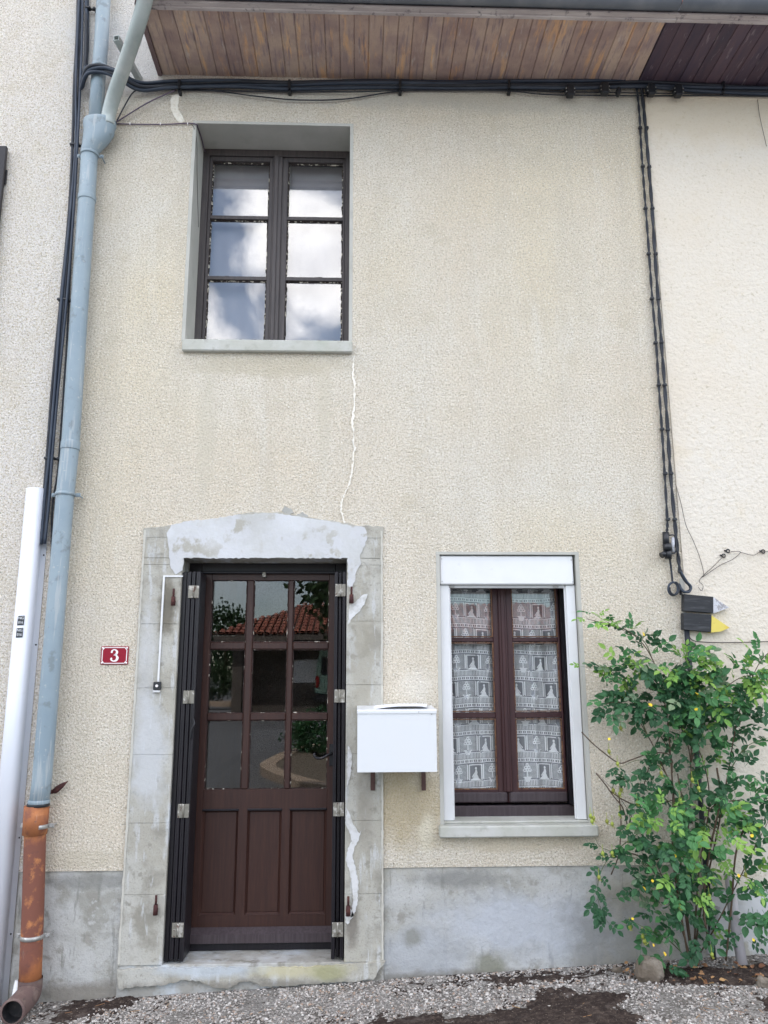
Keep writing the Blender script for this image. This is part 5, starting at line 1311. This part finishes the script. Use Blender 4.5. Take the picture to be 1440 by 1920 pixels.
# masses of foliage
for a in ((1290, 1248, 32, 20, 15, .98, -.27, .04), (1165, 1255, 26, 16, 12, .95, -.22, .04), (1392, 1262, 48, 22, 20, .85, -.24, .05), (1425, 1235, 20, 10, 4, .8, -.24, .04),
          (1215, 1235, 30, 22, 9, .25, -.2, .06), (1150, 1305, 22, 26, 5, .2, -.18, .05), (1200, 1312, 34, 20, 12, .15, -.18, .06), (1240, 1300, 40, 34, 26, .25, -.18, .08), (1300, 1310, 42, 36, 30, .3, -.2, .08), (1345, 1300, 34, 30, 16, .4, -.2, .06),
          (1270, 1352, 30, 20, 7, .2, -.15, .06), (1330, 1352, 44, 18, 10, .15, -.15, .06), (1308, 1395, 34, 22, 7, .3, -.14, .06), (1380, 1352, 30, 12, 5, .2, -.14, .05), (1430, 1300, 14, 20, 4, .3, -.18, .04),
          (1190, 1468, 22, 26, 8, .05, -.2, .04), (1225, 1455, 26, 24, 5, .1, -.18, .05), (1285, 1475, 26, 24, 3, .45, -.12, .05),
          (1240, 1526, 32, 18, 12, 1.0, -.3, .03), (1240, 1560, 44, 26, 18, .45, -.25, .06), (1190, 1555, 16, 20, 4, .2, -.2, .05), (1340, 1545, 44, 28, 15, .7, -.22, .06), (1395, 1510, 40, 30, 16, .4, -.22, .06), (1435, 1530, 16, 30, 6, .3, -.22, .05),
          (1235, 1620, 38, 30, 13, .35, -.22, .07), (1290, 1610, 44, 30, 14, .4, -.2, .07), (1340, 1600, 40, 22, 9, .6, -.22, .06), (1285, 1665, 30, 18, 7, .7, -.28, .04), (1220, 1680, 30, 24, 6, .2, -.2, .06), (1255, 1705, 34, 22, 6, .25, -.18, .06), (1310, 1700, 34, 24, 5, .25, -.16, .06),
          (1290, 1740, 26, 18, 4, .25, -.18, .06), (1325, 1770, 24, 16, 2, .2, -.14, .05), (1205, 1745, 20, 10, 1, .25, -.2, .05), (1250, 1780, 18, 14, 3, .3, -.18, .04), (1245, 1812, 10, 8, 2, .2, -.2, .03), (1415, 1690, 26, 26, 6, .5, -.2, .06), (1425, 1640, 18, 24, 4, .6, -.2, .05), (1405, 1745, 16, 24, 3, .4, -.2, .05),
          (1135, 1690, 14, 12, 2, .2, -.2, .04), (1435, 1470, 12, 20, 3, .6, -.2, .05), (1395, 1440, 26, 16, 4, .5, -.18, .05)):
    cluster(*a[:6], Y=a[6], dY=a[7])
# nearest 300 leaves as parts, the rest joined
camp = Vector((0, -D, CZ))
leaves.sort(key=lambda l: (l[0].translation-camp).length/max(.3, l[0].median_scale))
rloc = wloc(rose)
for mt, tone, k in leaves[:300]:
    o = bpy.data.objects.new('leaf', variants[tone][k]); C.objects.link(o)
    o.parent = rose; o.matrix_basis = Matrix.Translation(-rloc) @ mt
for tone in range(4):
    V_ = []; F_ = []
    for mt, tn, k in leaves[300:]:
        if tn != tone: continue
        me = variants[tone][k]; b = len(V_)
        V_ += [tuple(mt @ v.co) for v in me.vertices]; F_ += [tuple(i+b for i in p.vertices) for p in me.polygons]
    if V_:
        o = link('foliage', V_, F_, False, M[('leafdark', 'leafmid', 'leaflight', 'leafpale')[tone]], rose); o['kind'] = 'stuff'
# hips, yellow leaves, bare twigs
for px, py in ((1142, 1409), (1158, 1432), (1150, 1482), (1165, 1480), (1162, 1488), (1138, 1540), (1148, 1545), (1110, 1540), (1113, 1534), (1107, 1530), (1162, 1527), (1130, 1600), (1148, 1600), (1123, 1645), (1178, 1588), (1298, 1462), (1310, 1478), (1195, 1505), (1275, 1500), (1181, 1738), (1205, 1756), (1212, 1762), (1335, 1790), (1330, 1680), (1398, 1640), (1275, 1700), (1208, 1765), (1164, 1365), (1240, 1450), (1290, 1643)):
    p = P(px, py, -.24); mb = MB(); mb.ball(p, .0095, 8, 6, (1, 1, 1.25))
    for k in range(4):
        a = k*1.57; e = Vector((math.cos(a)*.012, math.sin(a)*.008, -.020))
        mb.add([p+Vector((0, 0, -.008)), p+e, p+e*.7+Vector((.004, 0, 0))], [(0, 1, 2)])
    mb.tube([p+Vector((0, 0, .010)), p+Vector((.006, .02, .04))], .0015, 5); mb.build('rosehip', M['hip'], rose)
yl = bpy.data.meshes.new('yellow_leaf'); vv = []; ff = []; leaflet(vv, ff, Vector((0, 0, 0)), Vector((0, 1, 0)), Vector((0, 0, 1)), .036, .030); yl.from_pydata([tuple(x) for x in vv], [], ff); yl.materials.append(M['yellowleaf'])
for px, py in ((1268, 1608), (1224, 1655), (1210, 1670), (1331, 1657), (1248, 1697), (1225, 1775), (1247, 1793), (1222, 1325), (1141, 1388), (1307, 1303), (1308, 1332), (1207, 1193), (1188, 1725), (1408, 1570), (1425, 1553), (1415, 1765), (1384, 1645)):
    o = bpy.data.objects.new('yellow_leaf', yl); C.objects.link(o); o.parent = rose
    o.location = P(px, py, -.31)-rloc; o.rotation_euler = (R(60+rr.uniform(-25, 25)), R(rr.uniform(-40, 40)), R(rr.uniform(-60, 60))); s_ = rr.uniform(.42, .80); o.scale = (s_,)*3
for pts in ([(1118, 1450), (1135, 1472), (1150, 1492), (1168, 1515), (1175, 1545)], [(1090, 1372), (1110, 1392), (1130, 1410), (1160, 1430), (1185, 1425), (1220, 1412), (1255, 1416), (1262, 1450)], [(1205, 1485), (1225, 1410), (1235, 1382)], [(1232, 1370), (1250, 1400), (1262, 1430)], [(1140, 1480), (1170, 1500), (1210, 1515), (1260, 1500)],
            [(1290, 1800), (1275, 1700), (1262, 1600), (1262, 1480)], [(1310, 1560), (1340, 1510), (1390, 1500)], [(1335, 1800), (1320, 1700), (1330, 1600), (1350, 1500), (1345, 1440)], [(1360, 1800), (1372, 1700), (1380, 1600), (1400, 1540)], [(1150, 1610), (1180, 1600), (1205, 1610), (1230, 1640)], [(1145, 1640), (1160, 1600), (1165, 1540), (1160, 1490)], [(1300, 1545), (1280, 1500), (1270, 1450)]):
    cable('twig', wob(pts, -.17, .003, k=pts[0][0]), .0032 if pts[0][1] < 1790 else .0055, M['stem'], rose, 6, 6)

# stuff at the foot of the bush
mb = MB(); mb.tube([P(1368, 1640, -.05), P(1376, 1720, -.12), P(1392, 1808, -.16)], .026, 14)
tag(mb.build('pipe', M['greypipe']), 'pale grey plastic pipe leaning out of the ground behind the rose bush', 'pipe')
mb = MB(); mb.tube([P(1345, 1700, -.05), P(1338, 1740, -.08), P(1330, 1790, -.12)], .016, 10)
tag(mb.build('old_stump', M['greypipe']), 'weathered grey dead stem standing left of the pale pipe', 'dead stem')
def rock(px, py, w, h, d, lab, seed):
    gx, gy = G(px, py); rnd = random.Random(seed); me = MB()
    n = 14; m_ = 9; vs = []
    for j in range(m_+1):
        th = math.pi*j/m_
        for i in range(n):
            a = 2*math.pi*i/n; v_ = Vector((math.sin(th)*math.cos(a), math.sin(th)*math.sin(a), math.cos(th)))
            v_ = Vector([math.copysign(abs(c)**.78, c) for c in v_])
            k = (1+.30*mnoise.noise(v_*1.6+Vector((seed, 0, 0)))+.10*mnoise.noise(v_*5))*(1-.22*max(0, v_.z)*(1 if seed == 5 else .3))
            vs.append((gx+v_.x*w*k, gy+v_.y*d*k, gz(gx, gy)+h*.34+v_.z*h*.6*k))
    fs = [(j*n+i, j*n+(i+1) % n, (j+1)*n+(i+1) % n, (j+1)*n+i) for j in range(m_) for i in range(n)]
    me.add(vs, fs, False); tag(me.build('stone', M['stone'], None, origin=(0, 0, 0)), lab, 'stone')
rock(1218, 1836, .072, .125, .05, 'rough brown field stone leaning at the left foot of the rose bush', 5)
rock(1432, 1850, .030, .05, .03, 'small pale stone lying at the right edge below the bush', 9)
rock(1158, 1822, .028, .022, .02, 'flat brown stone chip at the plinth left of the field stone', 12)
for k in range(70):
    px = rr.choice((1190, 1240, 1290, 1345, 1400, 1180, 1395))+rr.uniform(-34, 34); py = rr.uniform(1812, 1856) if px > 1230 else rr.uniform(1812, 1834)
    gx, gy = G(px, py); gy = min(gy, -.02)
    if k == 0: dl = bpy.data.meshes.new('dry_leaf'); vv = []; ff = []; leaflet(vv, ff, Vector((0, 0, 0)), Vector((0, 1, 0)), Vector((.3, 0, 1)).normalized(), .03, .018); dl.from_pydata([tuple(x) for x in vv], [], ff); dl.materials.append(M['drybrown'])
    o = bpy.data.objects.new('dry_leaf', dl); C.objects.link(o); o.location = (gx, gy, gz(gx, gy)+.016); o.rotation_euler = (rr.uniform(-.7, .7), rr.uniform(-.7, .7), rr.uniform(0, 6.28)); o.scale = (rr.uniform(.6, 1.3),)*3
    tag(o, 'dry brown fallen leaf on the ground under the rose bush', 'fallen leaf', 'dry leaves at the foot of the bush')
for k in range(26):
    px = rr.uniform(120, 1440); py = rr.uniform(1868, 1915); gx, gy = G(px, py); a = rr.uniform(0, 3.14); L = rr.uniform(.015, .05)
    mb = MB(); mb.tube([(gx, gy, gz(gx, gy)+.011), (gx+L*math.cos(a), gy+L*math.sin(a), gz(gx, gy)+.014)], .0012, 5)
    tag(mb.build('dry_twig', M['drybrown']), 'tiny dry twig lying on the soil and pebbles in front of the house', 'twig', 'dry twigs on the ground')

# ------------------------------------------------------------------ across the street (seen mirrored in the glass)
def V2(px, py, dist, mir=.46):     # where a mirrored thing really stands
    p = P(px, py, dist-D); return Vector((p.x, mir-p.y, p.z))
zroad = lambda y: gz(0, y)-.035
def V3(px, py, mir=.46):      # mirrored point lying on the road
    for k in range(1, 600):
        p = V2(px, py, 4.7+k*.1, mir)
        if p.z <= zroad(p.y): return p
    return p
# planting island with kerb
isl = [V3(*a) for a in ((700, 1392), (600, 1402), (545, 1416), (512, 1432), (500, 1442), (520, 1456), (560, 1470), (613, 1480), (700, 1486), (900, 1440))]
ip = spline([Vector((p.x, p.y, 0)) for p in isl]+[Vector((isl[0].x, isl[0].y, 0))], 6)
def kerbline(q, w, h):
    mb = MB(); rings = []
    for i, p in enumerate(q):
        t_ = (q[min(i+1, len(q)-1)]-q[max(i-1, 0)]); t_.z = 0; t_.normalize(); n_ = Vector((-t_.y, t_.x, 0))*w
        z = zroad(p.y); rings.append([(p.x-n_.x, p.y-n_.y, z-.1), (p.x-n_.x, p.y-n_.y, z+h), (p.x+n_.x, p.y+n_.y, z+h), (p.x+n_.x, p.y+n_.y, z-.1)])
    mb.loft(rings, smooth=False); return tag(mb.build('kerb', M['kerb'], None, origin=(0, 0, 0)), kind='structure')
kerbline(ip, .13, .06)
mb = MB(); n = len(ip)-1; mb.add([(p.x, p.y, zroad(p.y)+.05) for p in ip[:-1]], [tuple(range(n))]); tag(mb.build('planting_bed', M['mulch'], None, origin=(0, 0, 0)), kind='structure')
kerbline(spline([V3(300, 1318), V3(420, 1322), V3(445, 1318), V3(470, 1306), V3(500, 1310), V3(540, 1330), V3(580, 1330), (V3(640, 1326)), V3(800, 1328)], 8), .16, .08)
def leafball(name, c, r, n, lab, cat, seed, L=.12, trunk=None, mt='treeleaf'):
    rnd = random.Random(seed); v = []; f = []
    for _ in range(n):
        d = Vector((rnd.gauss(0, 1), rnd.gauss(0, 1), rnd.gauss(0, 1))).normalized(); k = rnd.uniform(.55, 1.0)*(1+.35*mnoise.noise(d*2+Vector((seed, 0, 0))))
        p = Vector(c)+Vector((d.x*r[0], d.y*r[1], d.z*r[2]))*k
        a = Vector((rnd.gauss(0, 1), rnd.gauss(0, 1), rnd.gauss(0, 1))).normalized(); b = a.orthogonal().normalized()
        i0 = len(v); v += [p, p+(a+b)*L*.5, p+a*L*1.2, p+(a-b)*L*.5]; f.append((i0, i0+1, i0+2, i0+3))
    root = thing(name, lab, cat, (c[0], c[1], c[2]-r[2]))
    link('crown', v, f, False, M[mt], root)
    if trunk:
        mb = MB(); mb.tube([(c[0], c[1], trunk), (c[0]+.1, c[1], c[2])], [.18, .10], 8); mb.build('trunk', M['stem'], root)
s = V3(588, 1415); leafball('shrub', (s.x+.1, s.y, zroad(s.y)+.38), (.72, .5, .46), 2600, 'rounded green shrub in the planting island across the road', 'shrub', 3, .06, mt='leafdark')
s = V3(405, 1315); leafball('shrub', (s.x-.3, s.y, zroad(s.y)+.7), (1.3, .8, .8), 2600, 'dark shrub beside the kerb in front of the tiled building', 'shrub', 5, .09)
s = V2(612, 1130, 13); leafball('tree', (s.x+.75, s.y, s.z+.35), (1.15, 1.0, 1.05), 4200, 'broadleaf tree across the road partly hiding the tiled roof', 'tree', 8, .11, trunk=zroad(s.y))
s = V2(425, 1160, 48); leafball('tree', (s.x, s.y, s.z-1.2), (1.9, 1.5, 2.2), 2000, 'small distant tree left of the tiled building', 'tree', 9, .2, trunk=zroad(s.y))
# tiled building
bl = thing('tiled_building', 'low open building with terracotta tiled hip roof across the road', 'building', (V2(550, 1290, 25).x, V2(550, 1290, 25).y, 0))
e0 = V2(395, 1190, 24); yE = e0.y; zE = e0.z; xE = e0.x; e1 = V2(548, 1135, 28)
run_x = e1.x*24/28*1.02-xE; zR = e1.z; yR = yE-4.0; xEnd = xE+13
mb = MB(); pitch = .20; nc = int((xEnd-xE)/pitch)
for i in range(nc):
    xa = xE+i*pitch; tmax = min(1.0, (xa-xE+pitch*.5)/max(.1, (run_x)), (xEnd-xa)/run_x); nr = max(1, int(tmax*11))
    for j in range(nr):
        t0 = j/11; t1 = min(tmax, (j+1.12)/11)
        ring = lambda t, up_: [(xa+pitch*.5+.085*math.cos(a), yE+(yR-yE)*t, zE+(zR-zE)*t+up_+.07*math.sin(a)) for a in [math.pi*k/6 for k in range(7)]]
        mb.loft([ring(t0, .03), ring(t1, 0)], cap=False)
mb.build('roof', M['tile'], bl, origin=(0, 0, 0))
mb = MB(); mb.add([(xE, yE, zE-.02), (xEnd, yE, zE-.02), (xEnd-run_x, yR, zR-.02), (xE+run_x, yR, zR-.02)], [(0, 1, 2, 3)]); mb.box(xE+.1, xEnd-.1, yE-.05, yE, zE-.18, zE-.03); mb.build('roof_deck', M['shedwall'], bl, origin=(0, 0, 0))
zr = zroad(yE)
mb = MB(); mb.box(xE+.6, xEnd-.6, yE-1.8, yE-1.5, zr-.2, zE+.1); mb.box(xE+.6, xE+.9, yE-1.49, yE-.6, zr-.2, zE-.02); mb.build('wall', M['shedwall'], bl)
pb_ = V2(575, 1258, 24); mb = MB(); mb.box(pb_.x-.45, pb_.x+.45, yE-1.5, yE-1.46, pb_.z-.35, pb_.z+.35); mb.build('notice_board', M['whitepvc'], bl)
# parked van
vp = V3(592, 1336); zv = zroad(vp.y); x0 = vp.x
van = thing('van', 'pale green van parked across the road', 'van', (x0+.9, vp.y, zv))
mb = MB(); sec = lambda y, s: [(x0+.02, y, zv+.35), (x0, y, zv+.9), (x0+.06*s, y, zv+1.5), (x0+.16*s, y, zv+1.95*s), (x0+1.75-.16*s, y, zv+1.95*s), (x0+1.78-.06*s, y, zv+1.5), (x0+1.8, y, zv+.9), (x0+1.78, y, zv+.35)]
mb.loft([sec(vp.y, .97), sec(vp.y-.08, 1), sec(vp.y-2.8, 1), sec(vp.y-3.2, .95), sec(vp.y-3.9, .62)], smooth=False); mb.build('body', M['vangreen'], van)
mb = MB(); mb.box(x0+.2, x0+1.6, vp.y+.005, vp.y+.03, zv+1.15, zv+1.7, bev=.02); mb.build('rear_window', M['blackbox'], van)
mb = MB(); mb.box(x0+.02, x0+1.78, vp.y+.0, vp.y+.16, zv+.32, zv+.58, bev=.03); mb.build('bumper', M['blackbox'], van)
for X in (x0+.03, x0+1.66): mb = MB(); mb.box(X, X+.11, vp.y+.01, vp.y+.06, zv+.75, zv+1.1, bev=.02); mb.build('tail_lamp', M['redlamp'], van)
for X in (x0+.02, x0+1.6):
    for yy in (vp.y-.7, vp.y-3.1): mb = MB(); mb.tube([(X, yy, zv+.3), (X+.18, yy, zv+.3)], .3, 16); mb.build('wheel', M['tyre'], van)
